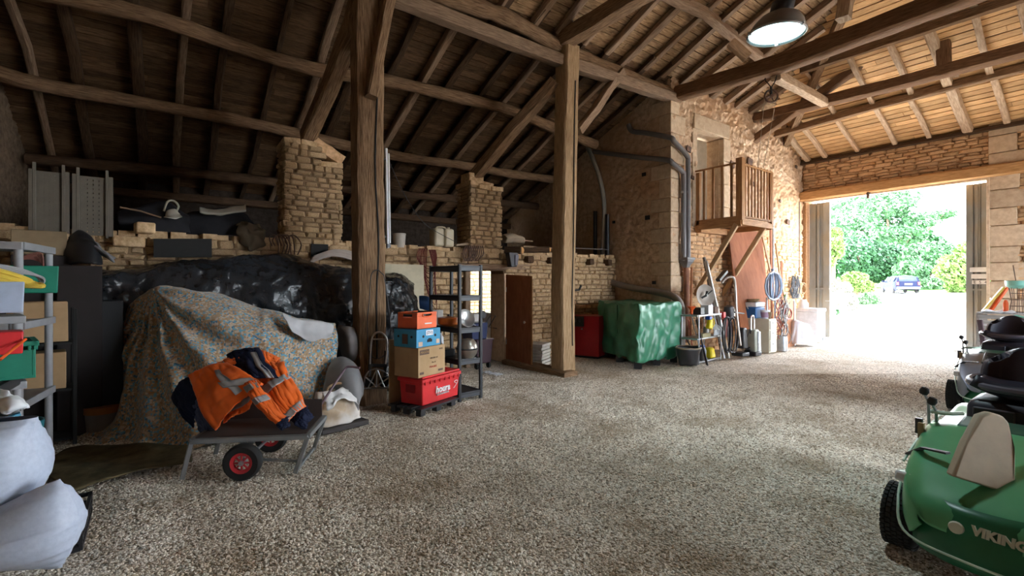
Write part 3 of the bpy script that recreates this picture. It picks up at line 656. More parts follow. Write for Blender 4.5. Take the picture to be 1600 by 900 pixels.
# ---------- dark blue estate car -------------------------------------------------
def build_car():
    cx=O+ray(1405,443)*41; cx.z=ez(cx.x)+.02
    t=thing('car','dark blue estate car parked by the trees across the drive','car',(0,0,0)); WL[t]=V((0,0,0))
    blue=flat('dark_blue_paint',(.003,.006,.028),.55,.0,spec=.15); glass=flat('dark_glass',(.02,.03,.05),.35,spec=.2)
    secs=[(-2.25,.70,.35,.62,.5),(-2.2,.80,.25,.92,.95),(-1.95,.84,.2,.95,1.38),(-1.2,.86,.2,.96,1.46),(0,.86,.2,.94,1.46),(.6,.86,.2,.92,1.30),(1.1,.85,.2,.90,.95),(1.9,.82,.2,.78,.8),(2.2,.7,.3,.62,.62)]
    # x: length (rear negative), half width, bottom, beltline, roof
    rows=[]
    for (x,w,zb,zbelt,zr) in secs:
        rr=max(zr,zbelt); k=.78 if zr>zbelt+.1 else .95
        rows.append([(x,-w*.9,zb),(x,-w,zb+.2),(x,-w,zbelt),(x,-w*k,lerp(zbelt,rr,.8)),(x,-w*k*.8,rr),(x,0,rr+.02),(x,w*k*.8,rr),(x,w*k,lerp(zbelt,rr,.8)),(x,w,zbelt),(x,w,zb+.2),(x,w*.9,zb)])
    m=MB(); n=11; vs=[p for r in rows for p in r]; fs=[(j*n+i,j*n+i+1,j*n+n+i+1,j*n+n+i) for j in range(len(rows)-1) for i in range(n-1)]; fs+= [tuple(range(n)),tuple(range((len(rows)-1)*n,len(rows)*n))[::-1]]
    m.add(vs,fs); part('body',m,blue,t,smooth=35,bev=.02)
    part('rear_window',MB().add([(-2.2,-.62,.98),(-2.2,.62,.98),(-2.0,.54,1.36),(-2.0,-.54,1.36)],[(0,1,2,3)]),glass,t,solid=.02,off=0)
    for s in (-1,1):
        for (a,b_) in ((-1.85,-1.0),(-.95,-.1),(-.05,.75)):
            part('side_window',MB().add([(a,s*.865,.99),(b_,s*.865,.99),(b_-.1 if b_<.7 else b_-.35,s*.70,1.38),(a+.06,s*.70,1.38)],[(0,1,2,3)]),glass,t,solid=.02,off=0)
        part('tail_light',MB().box((-2.23,s*.7,.80),(.06,.16,.24)),flat('tail_red',(.6,.03,.02),.3),t,bev=.01)
        part('mirror',MB().box((.55,s*.98,1.0),(.1,.2,.14)),blue,t,bev=.02)
        for x in (-1.4,1.35):
            w=part('wheel',MB().lathe([(.0,-.1),(.2,-.1),(.31,-.08),(.32,0),(.31,.08),(.2,.1),(0,.1)],(x,s*.78,.32),rot(x=PI/2),20),blkr,t); part('hub_cap',MB().lathe([(0,-.01),(.17,-.01),(.19,.01),(0,.015)],(x,s*.89,.32),rot(x=-s*PI/2),14),alu,w)
    part('rear_bumper',MB().box((-2.27,0,.45),(.14,1.55,.22)),flat('bumper_grey',(.05,.06,.09),.5),t,bev=.03)
    part('number_plate',MB().box((-2.27,0,.76),(.03,.5,.11)),white,t); part('exhaust_pipe',MB().cyl((-2.35,.45,.25),(-2.1,.45,.25),.035),steel,t)
    part('windscreen',MB().add([(.72,-.58,1.34),(.72,.58,1.34),(1.12,.7,.97),(1.12,-.7,.97)],[(0,1,2,3)]),glass,t,solid=.02,off=0)
    t.location=cx; WL[t]=cx; t.rotation_euler=(0,0,math.atan2(FY,FX)+.0-.42); return t
car=build_car()
# garden wall seen through the little door
t=struct('wall_garden',(9,15,0)); part('masonry',MB().box((9,15.3,1.2),(8,.4,2.6)),mortarw,t); stones(t,(6,15.08,0),UX,-UY,5,2.4,.13,.3,stonem,keep=60)
# =================== THINGS: LEFT AND MIDDLE ==========================================
def crease(f,a):
    return lambda u,v,p: crumple(p,f,a)
# ---- big patterned dust sheet over a bulky load -------------------------------------
pat=bpy.data.materials.new('patterned_cloth'); pat.use_nodes=True; n=pat.node_tree.nodes; L=pat.node_tree.links; b=n['Principled BSDF']; b.inputs['Roughness'].default_value=.85; b.inputs['Sheen Weight'].default_value=.2
t=n.new('ShaderNodeTexCoord'); vo=n.new('ShaderNodeTexVoronoi'); vo.inputs['Scale'].default_value=52; L.new(t.outputs['Object'],vo.inputs[0]); sp=n.new('ShaderNodeSeparateColor'); L.new(vo.outputs['Color'],sp.inputs[0])
r=n.new('ShaderNodeValToRGB'); r.color_ramp.interpolation='CONSTANT'; e=r.color_ramp.elements; e[0].color=(.46,.33,.20,1); e[1].position=.38; e[1].color=(.62,.52,.40,1)
for p_,c_ in ((.62,(.16,.42,.58,1)),(.8,(.42,.24,.12,1)),(.9,(.08,.22,.36,1))): q=e.new(p_); q.color=c_
L.new(sp.outputs[0],r.inputs[0]); L.new(r.outputs[0],b.inputs['Base Color'])
sh=thing('dust_sheet','blue and brown patterned dust sheet draped over a bulky load','cover',G(330,690))
def fold(u,v,p):
    # folds fan out from the raised corner
    a=.012+.085*min(1,max(0,v*1.5-.22))
    q=p-PK; ds=q.x*FY-q.y*FX; r=math.hypot(ds,q.z); an=math.atan2(-q.z,ds)
    w=an*19+1.6*mn.noise(V((an*3,r*1.2,0)))+r*.8
    s=((.5+.5*math.sin(w))**1.6*2-1)*.062*min(1,r/.55)*min(1,.25+v*2)+math.sin(u*71+1.3+v*6)*.006
    return V((-FX*.8+.35*FY,-FY*.8-.35*FX,.2))*s+crumple(p,3.2,.03)+crumple(p,10,.008)
PK=P(240,452,5.3)
rows=[[(196,500,5.6),(215,470,5.55),(250,455,5.6),(300,455,5.7),(350,460,5.7),(400,478,5.75),(430,488,5.8),(480,498,5.95),(524,503,6.05)],
 [(190,510,5.5),(208,474,5.45),(240,454,5.3),(290,459,5.25),(345,470,5.25),(395,487,5.35),(425,492,5.4),(478,505,5.6),(524,512,5.8)],
 [(178,560,5.45),(196,530,5.4),(222,520,5.2),(280,520,5.0),(340,520,5.0),(400,530,5.1),(430,535,5.2),(478,545,5.45),(526,552,5.75)],
 [(170,598,5.4),(190,600,5.3),(205,600,5.05),(265,610,4.8),(330,610,4.8),(400,610,4.95),(430,600,5.1),(470,600,5.35),(518,610,5.7)],
 [(160,640,5.3),(176,650,5.2),(190,670,4.95),(260,678,4.68),(325,672,4.7),(395,655,4.9),(430,645,5.1),(465,640,5.3),(508,640,5.65)],
 [(90,690,5.15),(120,700,4.85),(170,712,4.62),(255,708,4.5),(320,694,4.68),(395,672,4.9),(430,664,5.05),(465,655,5.25),(500,648,5.6)]]
part('sheet',loft([[P(*q) for q in r] for r in rows],260,120,fold),pat,sh,smooth=60,solid=.006)
part('seam_hem',MB().tube(smoothpath([P(170,600,5.38),P(180,560,5.42),P(205,480,5.42),P(240,453,5.28)],14),.008,5),flat('seam_tape',(.45,.4,.33),.8),sh)
single('cover_skirt','dark olive edge of the sheet spread on the floor behind the cart','cover',loft([[P(62,740,4.0),P(110,705,4.6),P(200,700,4.65),P(300,700,4.6)],[P(80,752,3.85),P(130,735,4.05),P(220,728,4.2),P(300,715,4.4)],[P(110,778,3.6),P(160,758,3.8),P(230,740,4.0),P(300,727,4.25)]],40,14,lambda u,v,p:crumple(p,4,.02)+V((0,0,.03))),M('olive_sacking',(.16,.13,.07),(.07,.06,.035),.95,6,bump=.4),solid=.01)
# white cloth corner over the right shoulder of the load
single('white_sheet','crumpled whitish sheet tucked over the right shoulder of the load','sheet',loft([[P(440,490,5.35),P(470,500,5.45),P(500,502,5.6),P(522,508,5.75)],[P(448,505,5.25),P(472,520,5.35),P(500,522,5.5),P(520,518,5.7)],[P(456,517,5.2),P(475,530,5.28),P(498,532,5.42),P(520,524,5.62)]],30,12,lambda u,v,p:crumple(p,9,.02)),flat('white_cotton',(.62,.62,.64),.8),solid=.006)
# ---- black tarp over a long vehicle ----------------------------------------------------
tarpm=M('black_tarpaulin',(.026,.030,.036),(.016,.018,.022),.27,11,bump=.35,bd=.04,spec=.7)
tp_=thing('tarpaulin','shiny black tarpaulin over a long load behind the post','cover',G(560,600))
def tf(u,v,p):
    return V((-FX,-FY,0))*(abs(math.sin(u*17+2*math.sin(v*4+u*5)))**.5*.07*v)+crumple(p,2.5,.06)+crumple(p,7,.035)+crumple(p,18,.014)
def PS(l): return [P(*q) for q in l]
def PYY(l): return [AY(x,y,Y) for x,y,Y in l]
rows=[PYY([(150,427,7.7),(250,414,7.7),(350,404,7.7),(450,402,7.7),(520,418,7.7),(580,428,7.6),(625,428,7.6),(648,445,7.6)]),
 PYY([(150,434,7.35),(250,420,7.35),(350,408,7.35),(450,405,7.3),(520,425,7.2),(580,432,7.0),(622,434,7.0),(645,452,7.2)]),
 PYY([(150,480,7.25),(250,470,7.2),(350,455,7.15),(450,450,7.05),(520,462,6.95),(580,465,6.85),(630,470,6.8),(655,480,7.0)]),
 PYY([(150,560,7.25),(250,540,7.2),(350,530,7.15),(450,520,7.05),(520,508,6.95),(580,535,6.85),(632,540,6.8),(660,560,7.0)]),
 PYY([(150,640,7.3),(250,620,7.25),(350,600,7.2),(450,600,7.1),(520,560,7.0),(580,600,6.85),(632,612,6.8),(662,605,7.0)])]
part('sheet',loft(rows,220,90,tf),tarpm,tp_,smooth=70,solid=.006)
# pale hull and blue bit under it
single('pale_hull','pale ribbed curved shell rising behind the black tarpaulin','panel',loft([PYY([(482,412,7.6),(520,400,7.6),(566,412,7.6),(600,426,7.6)]),PYY([(490,400,7.68),(522,391,7.68),(558,397,7.68),(598,420,7.68)]),PYY([(505,396,7.75),(525,390,7.75),(552,394,7.75),(590,412,7.75)])],24,26,lambda u,v,p:V((0,0,.006*math.sin(v*40)))),flat('pale_shell',(.50,.43,.38),.6),solid=.02)
single('beige_board','flat beige board leaning on the stone wall behind the tarpaulin','board',MB().prism([AY(596,412,7.55),AY(662,414,7.55),AY(665,600,7.4),AY(596,604,7.4)],(0,.03,0)),flat('beige_board_paint',(.52,.45,.31),.6))
single('blue_tarp','scrap of blue tarpaulin between the board and black shelf','cover',loft([PS([(655,463,7.4),(668,463,7.4),(672,470,7.4)]),PS([(655,470,7.3),(668,472,7.3),(672,475,7.3)]),PS([(656,482,7.35),(668,484,7.35),(672,484,7.35)])],12,16,lambda u,v,p:crumple(p,8,.02)),flat('blue_sheet',(.03,.10,.28),.5),solid=.005)
# grey garden seats / pale fabric lumps behind the bag
gp=flat('grey_moulded_plastic',(.26,.26,.27),.5)
def seatshell(nm,lab,pts,mat,cat): single(nm,lab,cat,loft([PS(r) for r in pts],16,16,lambda u,v,p:crumple(p,5,.01)),mat,solid=.02)
seatshell('plastic_chair','grey moulded plastic chair tipped behind the beige bag',[[(520,565,5.7),(535,560,5.7),(556,572,5.7),(566,600,5.7)],[(512,585,5.5),(535,575,5.45),(556,585,5.45),(566,615,5.5)],[(506,612,5.45),(532,604,5.35),(552,604,5.35),(562,625,5.4)],[(508,650,5.5),(530,645,5.4),(548,645,5.4),(560,645,5.4)]],gp,'chair')
seatshell('fabric_roll','pale fabric lump hanging under the tarpaulin beside the post',[[(530,508,6.4),(545,512,6.3),(558,516,6.4)],[(528,520,6.35),(545,525,6.15),(560,528,6.3)],[(533,545,6.4),(548,550,6.2),(560,548,6.3)],[(540,560,6.5),(550,562,6.4),(560,560,6.4)]],flat('pale_grey_fabric',(.36,.33,.33),.9),'fabric')
# ---- flat-bed cart ----------------------------------------------------------------------
cart=thing('hand_cart','low flat-bed hand cart with grey frame and red-rimmed wheels','cart',G(376,738))
zt=.31; a=G(299,690,zt); b_=G(481,682,zt)
FR=(b_-a).normalized(); BK=Z3.cross(FR).normalized(); wdt=.58
def cq(u,w,z): return V((a.x,a.y,0))+FR*u+BK*w+V((0,0,z))
Ln=(b_-a).length
m=MB()
for w in (0,wdt): m.beam([cq(0,w,zt),cq(Ln,w,zt)],.04,.04,2,0)
for u in (0,Ln): m.beam([cq(u,0,zt),cq(u,wdt,zt)],.04,.04,2,0)
m.beam([cq(Ln*.5,0,zt-.03),cq(Ln*.5,wdt,zt-.03)],.04,.03,2,0)
cf=flat('grey_cart_metal',(.30,.32,.33),.45,.5)
part('frame',m,cf,cart)
part('deck',MB().prism([cq(.02,.02,zt),cq(Ln-.02,.02,zt),cq(Ln-.02,wdt-.02,zt),cq(.02,wdt-.02,zt)],(0,0,.025)),flat('dark_deck',(.06,.045,.04),.8),cart)
part('side_panel',MB().prism([cq(.02,wdt-.03,zt+.02),cq(Ln-.02,wdt-.03,zt+.02),cq(Ln-.02,wdt-.03,zt+.18),cq(.02,wdt-.03,zt+.22)],tuple(BK*.02)),flat('dark_deck',(.06,.045,.04)),cart)
for (u,w,du) in ((0,0,-.07),(Ln,0,-.10),(0,wdt,-.07),(Ln,wdt,-.10)): part('leg',MB().beam([cq(u,w,zt),cq(u+du,w,.01)],.035,.035,2,0),cf,cart)
part('leg_brace',MB().beam([cq(Ln-.1,.0,.02),cq(Ln-.1,wdt,.02)],.025,.025,2,0).beam([cq(Ln*.58,.02,.13),cq(Ln-.09,.02,.1)],.02,.02,2,0),cf,cart)
rim=flat('red_wheel_rim',(.55,.03,.04),.4)
for w in (-.06,wdt+.02):
    R=frame(FR,-BK)
    c=cq(Ln*.46,w,.145); wh=part('wheel',MB().lathe([(.085,-.04),(.13,-.045),(.145,-.03),(.148,0),(.145,.03),(.13,.045),(.085,.04)],c,R,28,False),blkr,cart)
    part('rim',MB().lathe([(.06,.03),(.085,.042),(.088,.03),(.086,0),(.06,.01)],c,R,24,False),rim,wh)
    m=MB()
    for k in range(8): an=k*PI/4; m.beam([c+R@V((.02*math.cos(an),.02*math.sin(an),.025)),c+R@V((.075*math.cos(an),.075*math.sin(an),.025))],.014,.012,1,0)
    part('spokes',m,rim,wh); part('hub',MB().lathe([(0,.05),(.018,.05),(.022,.02),(.022,-.03),(0,-.03)],c,R,14),steel,wh)
part('axle',MB().cyl(cq(Ln*.46,0,.145),cq(Ln*.46,wdt,.145),.012),steel,cart)
part('axle_bracket',MB().beam([cq(Ln*.42,.05,.15),cq(Ln*.42,.05,zt)],.05,.02,2,0).beam([cq(Ln*.42,wdt-.05,.15),cq(Ln*.42,wdt-.05,zt)],.05,.02,2,0),cf,cart)
part('pull_handle',MB().tube(smoothpath([cq(Ln,wdt*.5,zt),P(485,660,4.75),P(515,612,4.95),P(538,578,5.1),P(546,573,5.12),P(562,575,5.1)],16),.012,8),flat('plum_handle',(.16,.10,.13),.4),cart,label='thin pull handle raised to the right')
# ---- hi-vis jackets ------------------------------------------------------------------------
org=flat('hi_vis_orange',(1.0,.17,.015),.75); org.node_tree.nodes['Principled BSDF'].inputs['Sheen Weight'].default_value=.1
navy=flat('navy_cloth',(.018,.024,.055),.85); tape=flat('reflective_tape',(.42,.42,.43),.45,.3)
def quad(cs,nu,nv,bul,f=7,a=.022,push=0):
    "four corners (px,py,d) -> crumpled bulging cloth patch"
    A,B,Cc,D=[P(*c) for c in cs]
    nrm=V((-FX,-FY,.35)).normalized()
    def fn(u,v):
        p=A.lerp(B,u).lerp(D.lerp(Cc,u),v)
        return p+nrm*(bul*math.sin(PI*min(max(u,.0),1))*.7+bul*math.sin(PI*v)*.6+push)+crumple(p,f,a)+nrm*(.016*abs(mn.noise(V((u*7+cs[0][0],v*2.5,1))))*2+.010*mn.noise(V((u*5,v*13,cs[0][1]))))
    return fn
def patch(parent,nm,cs,mat,bul=.04,tapes=(),a=.02,push=0):
    fn=quad(cs,20,20,bul,7,a,push); o=part(nm,MB().grid(fn,34,34),mat,parent,smooth=70,solid=.012)
    for (ax_,p0,p1,q0,q1) in tapes:
        def g(u,v):
            s,t_=(lerp(p0,p1,u),lerp(q0,q1,v)); uu,vv=(s,t_)
            if ax_=='d': uu=lerp(p0,p1,u); vv=lerp(q0,q1,u)+ (v-.5)*.16
            return fn(uu,vv)+V((-FX,-FY,.3))*.016
        part('tape',MB().grid(g,18,6),tape,o,smooth=70,solid=.004)
    return o
jl=thing('work_jacket','orange and navy high-visibility jacket on the left of the cart','jacket',P(330,640,4.25))
patch(jl,'front_panel',[(296,585,4.35),(358,566,4.3),(412,600,4.15),(334,673,4.05)],org,.05,[('a',.62,.74,.15,.85),('d',.55,.98,.52,.80)])
patch(jl,'back_panel',[(290,592,4.5),(372,556,4.5),(398,590,4.35),(345,610,4.3)],org,.04,[('a',.28,.42,.05,.9),('a',.62,.76,.05,.9)])
patch(jl,'sleeve',[(270,620,4.45),(297,590,4.35),(318,640,4.2),(304,668,4.3)],navy,.06)
patch(jl,'lining',[(300,630,4.3),(312,612,4.25),(338,672,4.1),(316,676,4.2)],flat('blue_lining',(.05,.07,.15)),.03)
patch(jl,'hem',[(360,628,4.3),(412,600,4.2),(392,640,4.1),(352,662,4.1)],org,.02,[('a',.1,.9,.4,.68)])
jr=thing('work_jacket','orange and navy high-visibility jacket on the right of the cart','jacket',P(430,640,4.3))
patch(jr,'yoke',[(354,556,4.6),(404,545,4.6),(438,590,4.3),(384,592,4.3)],navy,.06,[('a',.72,.9,.0,1)])
patch(jr,'collar',[(354,556,4.6),(385,544,4.65),(402,548,4.55),(372,566,4.5)],navy,.03)
patch(jr,'front_panel',[(398,592,4.4),(442,566,4.5),(480,636,4.3),(454,658,4.15)],org,.06,[('a',-.02,1.02,.26,.40),('a',-.02,1.02,.87,1.0)])
patch(jr,'shoulder',[(402,547,4.6),(436,560,4.6),(446,580,4.45),(420,590,4.35)],org,.03)
patch(jr,'hem',[(455,657,4.2),(481,635,4.32),(491,652,4.3),(476,675,4.15)],navy,.04)
patch(jr,'sleeve',[(384,605,4.2),(404,596,4.2),(454,655,4.08),(436,666,4.0)],org,.05,[('a',0,1,.06,.2),('a',0,1,.38,.5)],push=.04)
patch(jr,'cuff',[(434,662,4.02),(455,652,4.08),(456,668,4.04),(446,674,4.0)],navy,.03,push=.04)
patch(jl,'dark_sleeve',[(384,598,4.25),(400,590,4.28),(412,606,4.2),(392,616,4.15)],navy,.02,push=.03)
single('wrench','steel hand tool lying on the cart deck','tool',MB().tube([P(412,645,4.2),P(425,650,4.18),P(436,650,4.15)],.014,8).lathe([(.0,-.02),(.03,-.02),(.03,.02),(0,.02)],P(440,649,4.15)),dgrey)
# ---- beige shopping bag on dark slab --------------------------------------------------------
s0=G(503,681);s1=G(577,663)
dd=(s1-s0).normalized(); bb=Z3.cross(dd)
single('black_slab','flat dark slab on the gravel under the beige bag','slab',MB().prism([s0,s1,s1+bb*.42,s0+bb*.42],(0,0,.055)),flat('dark_slab',(.055,.05,.05),.6),bev=.01)
bg_=thing('shopping_bag','slumped beige fabric bag with white top beside the post','bag',s0+dd*.25+bb*.2)
def bagf(u,v):
    an=u*2*PI; w=.27*(1-.12*v); dep=.14*(1-.75*v**2); e=abs(math.cos(an))**.6*math.copysign(1,math.cos(an)); g_=abs(math.sin(an))**.6*math.copysign(1,math.sin(an))
    p=s0+dd*(.25+e*w*(1-.05*v))+bb*(.18+g_*dep)+V((0,0,.06+v*.36)); return p+crumple(p,9,.03)
bmat=M('beige_bag_cloth',(.62,.50,.36),(.5,.38,.26),.7,6,bump=.3,c3=(.74,.70,.66),s3=4)
o=part('body',MB().grid(bagf,48,20),bmat,bg_,smooth=70,solid=.006)
c0=s0+dd*.25+bb*.16+V((0,0,.40)); part('handle',MB().tube(smoothpath([c0-dd*.12,c0-dd*.1+V((0,0,.06)),c0+V((0,0,.09)),c0+dd*.1+V((0,0,.06)),c0+dd*.12],14),.014,7),M('tan_strap',(.36,.24,.14)),bg_)
part('flap',MB().grid(lambda u,v: s0+dd*(.06+u*.36)+bb*(.0+.12*v)+V((0,0,.36-abs(u-.5)*.22*(1-v)+.07*v))+crumple(V((u,v,0)),4,.03),18,8),flat('white_flap',(.80,.80,.80),.6),bg_,solid=.004,smooth=70)
# ---- folding hand truck on the post -----------------------------------------------------------
tk=thing('hand_truck','folded aluminium hand truck hanging on the front of the big post','hand truck',AY(590,608,6.08))
yy=6.05; Q=lambda px,py,dy=0: AY(px,py,yy+dy)
part('handle',MB().tube(smoothpath([Q(578,570),Q(580,535),Q(584,523),Q(592,519),Q(600,523),Q(605,535),Q(602,570)],26),.014,8),alu,tk)
part('crossbar',MB().cyl(Q(583,530),Q(603,530),.01),alu,tk)
for px in (578,602): part('rail',MB().beam([Q(px+1,548),Q(px-.5,588)],.035,.02,2,0),dgrey,tk)
part('clamp_bar',MB().beam([Q(576,571),Q(604,571)],.03,.04,2,0),dgrey,tk)
ring=[Q(568,607),Q(570,589),Q(578,578),Q(588,576),Q(600,580),Q(610,589),Q(609,601),Q(607,606)]
m=MB().tube(ring,.012,6,close=True)
for (p,q) in (((589,577),(575,606)),((589,577),(601,605)),((589,577),(588,606)),((571,589),(588,604)),((609,589),(588,604))): m.tube([Q(*p),Q(*q)],.009,6)
part('toe_plate',m,alu,tk)
for px in (577,600): part('wheel',MB().lathe([(0,-.02),(.06,-.02),(.07,0),(.06,.02),(0,.02)],Q(px,597,.03),rot(x=PI/2),18),blkr,tk)
cl=smoothpath([AY(590,421,6.1),AY(580,430,6.08),AY(577,470,6.08),AY(574,500,6.08),AY(575,540,6.06),AY(580,556,6.05),AY(592,560,6.03),AY(604,550,6.06),AY(610,520,6.08),AY(606,470,6.1),AY(600,430,6.1)],60)
single('cable_loop','thin dark cable loop hanging from a nail on the big post','cable',MB().tube(cl,.006,6,close=True),blk)
# white tube strip on the right side of post 1
ft=thing('strip_light','unlit white strip lamp fixed upright behind the big post','lamp',AY(604,388,6.6)); part('batten',MB().beam([AY(603,232,6.55),AY(606,388,6.55)],.035,.05,2,0),white,ft); part('tube',MB().cyl(AY(607,240,6.53),AY(609,380,6.53),.016),flat('tube_glass',(.8,.82,.8),.2),ft)
part('end_cap',MB().box(AY(607,384,6.53),(.05,.05,.05)),dgrey,ft)
for py in (250,370): q0=AY(603,py,6.55); part('bracket',MB().beam([q0,V((2.36,6.4,q0.z))],.03,.03,1,0),dgrey,ft)
single('hanging_wire','slack wire running from the purlin down to the low wall','wire',MB().tube(smoothpath([AY(607,250,7.4),AY(630,300,7.5),AY(655,340,7.6),AY(675,358,7.7),AY(710,377,7.75)],20),.006,5),dgrey)
# ---- things on top of the low wall -----------------------------------------------------------------
def tub(nm,lab,cat,c,r,h,mat,group=None,lid=None):
    t=thing(nm,lab,cat,c,group); part('body',MB().lathe([(r*.88,0),(r,h*.9),(r*1.05,h*.92),(r*1.05,h),(r*.95,h),(r*.93,h*.1)] if not lid else [(r*.88,0),(r,h*.9),(r*1.05,h*.92),(r*1.03,h),(0,h+.005)],c,None,24),mat,t)
    return t
tub('plastic_tub','round white plastic tub on the low wall by the wire','tub',AY(624,387,7.95),.11,.25,flat('dull_white_plastic',(.48,.43,.36),.5),lid=1)
jc=thing('jerry_can','squat cream plastic canister on the low wall','canister',AY(690,386,7.95)); m=MB()
c=AY(690,386,7.95); cm=flat('cream_plastic',(.58,.50,.35),.5)
for sx in (-.105,.105): m.box(c+V((sx,0,.17)),(.2,.26,.34))
part('body',m,cm,jc,bev=.04); part('handle',MB().tube(smoothpath([c+V((-.12,0,.33)),c+V((-.08,0,.37)),c+V((.05,0,.37)),c+V((.1,0,.33))],8),.016,6),cm,jc); part('cap',MB().cyl(c+V((.14,0,.33)),c+V((.14,0,.375)),.03),cm,jc)
rr=random.Random(5)
rope=flat('dark_red_rope',(.13,.03,.028),.9)
m=MB()
for k in range(9):
    x0=655+k*1.6; pts=[AY(x0,388,7.72),AY(x0-4+k*.3,400+rr.uniform(-2,2),7.7),AY(657+k*1.2,410+k*5,7.68),AY(670+k*1.5,420+k*8,7.66),AY(682-k*.4,405+k*3,7.68),AY(680-k*1.2,390,7.7)]
    m.tube(smoothpath(pts,18),.007,5)
single('rope_coil','tangled dark red rope hanging down the low wall','rope',m,rope)
m=MB()
for k in range(8):
    x0=728+k*3; m.tube(smoothpath([AY(x0,384,7.72),AY(x0-5,395,7.68),AY(x0-2+rr.uniform(-4,4),408,7.7),AY(x0+6,398,7.66),AY(x0+5,384,7.7)],12),.011,5)
single('rope_tangle','brown rope tangle draped on the wall below the pale pier','rope',m,rust)
m=MB()
for k in range(7):
    x0=425+k*5; m.tube(smoothpath([AY(x0,384,7.72),AY(x0-4,372+rr.uniform(-3,3),7.7),AY(x0+6,368,7.7),AY(x0+12+rr.uniform(-4,4),382,7.68),AY(x0+10,398,7.68)],14),.01,5)
single('wire_tangle','brown wire tangle in front of the wide stone pier','wire',m,rust)
single('wood_batten','pale wooden batten lying on the low wall by the rope tangle','batten',MB().beam([AY(712,383,7.9),AY(730,381,7.9)],.06,.04,3),lightw)
lg=[(790,391,815,391,.075,'short sawn log on the wall corner nearest the pale pier'),(818,391,858,390,.06,'sawn log on the low wall nearest the tall post')]
for x0,y0,x1,y1,r_,lb in lg: 
    a=AY(x0,y0,7.9);q=AY(x1,y1,7.62); t=thing('sawn_log',lb,'log',a.lerp(q,.5),'sawn logs on the low wall'); part('trunk',MB().beam([a,q],r_*2,r_*2,5),oakdk,t); part('cut_end',MB().lathe([(0,0),(r_*.9,0),(r_*.9,-.01),(0,-.01)],q,frame((1,0,0),(q-a)),12),M('fresh_wood',(.72,.38,.14),(.5,.25,.09)),t)
a=AY(788,380,7.95);sk=single('sack','dusty grey sack lying on the low wall right of the pale pier','sack',loft([[a,a+V((.25,0,.02)),a+V((.5,0,.0))],[a+V((0,-.1,.1)),a+V((.25,-.12,.14)),a+V((.48,-.1,.1))],[a+V((.02,.1,.18)),a+V((.25,.1,.22)),a+V((.48,.1,.16))],[a+V((0,.35,.05)),a+V((.25,.35,.05)),a+V((.5,.35,.05))]],16,12,lambda u,v,p:crumple(p,7,.03)),flat('dusty_sack',(.40,.31,.22),.9),solid=.01)
single('plank','loose board lying on the logs on the low wall','board',MB().beam([AY(815,385,7.8),AY(880,389,7.8)],.12,.03,4),oakgr)
single('steel_rod','thin pale rod lying above the sack on the low wall','rod',MB().cyl(AY(800,374,8.1),AY(832,377,8.0),.015),lightw)
c=AY(800,408,7.72); t=thing('floodlight','dark floodlight fixed under the logs above the small door','lamp',c)
part('housing',MB().prism([c+V((-.14,.05,.17)),c+V((.10,.05,.17)),c+V((.06,.05,-.12)),c+V((-.08,.05,-.12))],(0,-.14,0)),dgrey,t,bev=.01); part('glass',MB().prism([c+V((.0,-.1,.12)),c+V((.09,-.1,.12)),c+V((.06,-.1,-.08)),c+V((.0,-.1,-.08))],(0,-.012,0)),flat('grey_glass',(.16,.16,.2),.2),t)
# ---- stack of crates and boxes ------------------------------------------------------------
k0=G(660,636,.10); xr=G(719,617,.10)
ux=(xr-k0).normalized(); uy=Z3.cross(ux)   # ux along the long front face, uy away from the camera
FRM=Matrix((ux,uy,Z3)).transposed()
def bp_(u,w,z): return V((k0.x,k0.y,0))+ux*u+uy*w+V((0,0,z))
pl=thing('plastic_pallet','small black plastic pallet under the red crate','pallet',bp_(.3,.2,0))
m=MB()
for w in (-.02,.13,.28,.43): m.box(bp_(.26,w,.085),(.72,.1,.025),FRM)
part('deck',m,blk,pl)
for u in (-.03,.26,.55):
    for w in (0,.21,.42): part('foot',MB().box(bp_(u,w,.038),(.09,.08,.075),FRM),blk,pl,bev=.006)
LX=(xr-k0).length
rc=thing('lidded_crate','red lidded plastic crate with white lettering, lowest of the stack','crate',bp_(LX/2,.2,.1))
part('body',MB().box(bp_(LX/2,.2,.1+.15),(LX*.93,.36,.30),FRM,1.06),redp,rc,bev=.012)
part('lid_rim',MB().box(bp_(LX/2,.2,.1+.305),(LX*1.03,.42,.045),FRM),redp,rc,bev=.008)
for s in (-1,1): part('lid_flap',MB().box(bp_(LX/2,.2+s*.10,.1+.338+.004),(LX*.99,.19,.025),FRM@rot(x=s*.03)),redp,rc,bev=.006)
m=MB()
for i in range(9): m.box(bp_(LX*(i+.5)/9,.2,.1+.35),(.03,.04,.02),FRM)
part('hinge_teeth',m,redp,rc)
m=MB()
for i in range(8): m.box(bp_(LX*(i+.5)/8,-.008,.1+.28),(.016,.016,.05),FRM)
part('rim_ribs',m,redp,rc)
part('end_recess',MB().box(bp_(.005,.2,.1+.2),(.015,.15,.1),FRM),flat('deep_red',(.35,.01,.015),.5),rc)
wt=flat('white_ink',(.85,.85,.85),.6)
text('houra',.118,wt,bp_(LX*.52,.003,.1+.12),frame(ux,-uy),rc,ext=.006,shear=.15,bold=.003)
text('LE SUPERMARCHE',.03,wt,bp_(LX*.52,.003,.1+.085),frame(ux,-uy),rc,ext=.006)
part('logo_mark',MB().tube(smoothpath([bp_(LX*.80,-.004,.1+.12),bp_(LX*.86,-.004,.1+.15),bp_(LX*.92,-.005,.1+.20),bp_(LX*.87,-.006,.1+.215),bp_(LX*.82,-.006,.1+.20),bp_(LX*.87,-.006,.1+.18)],14),.005,5),wt,rc)
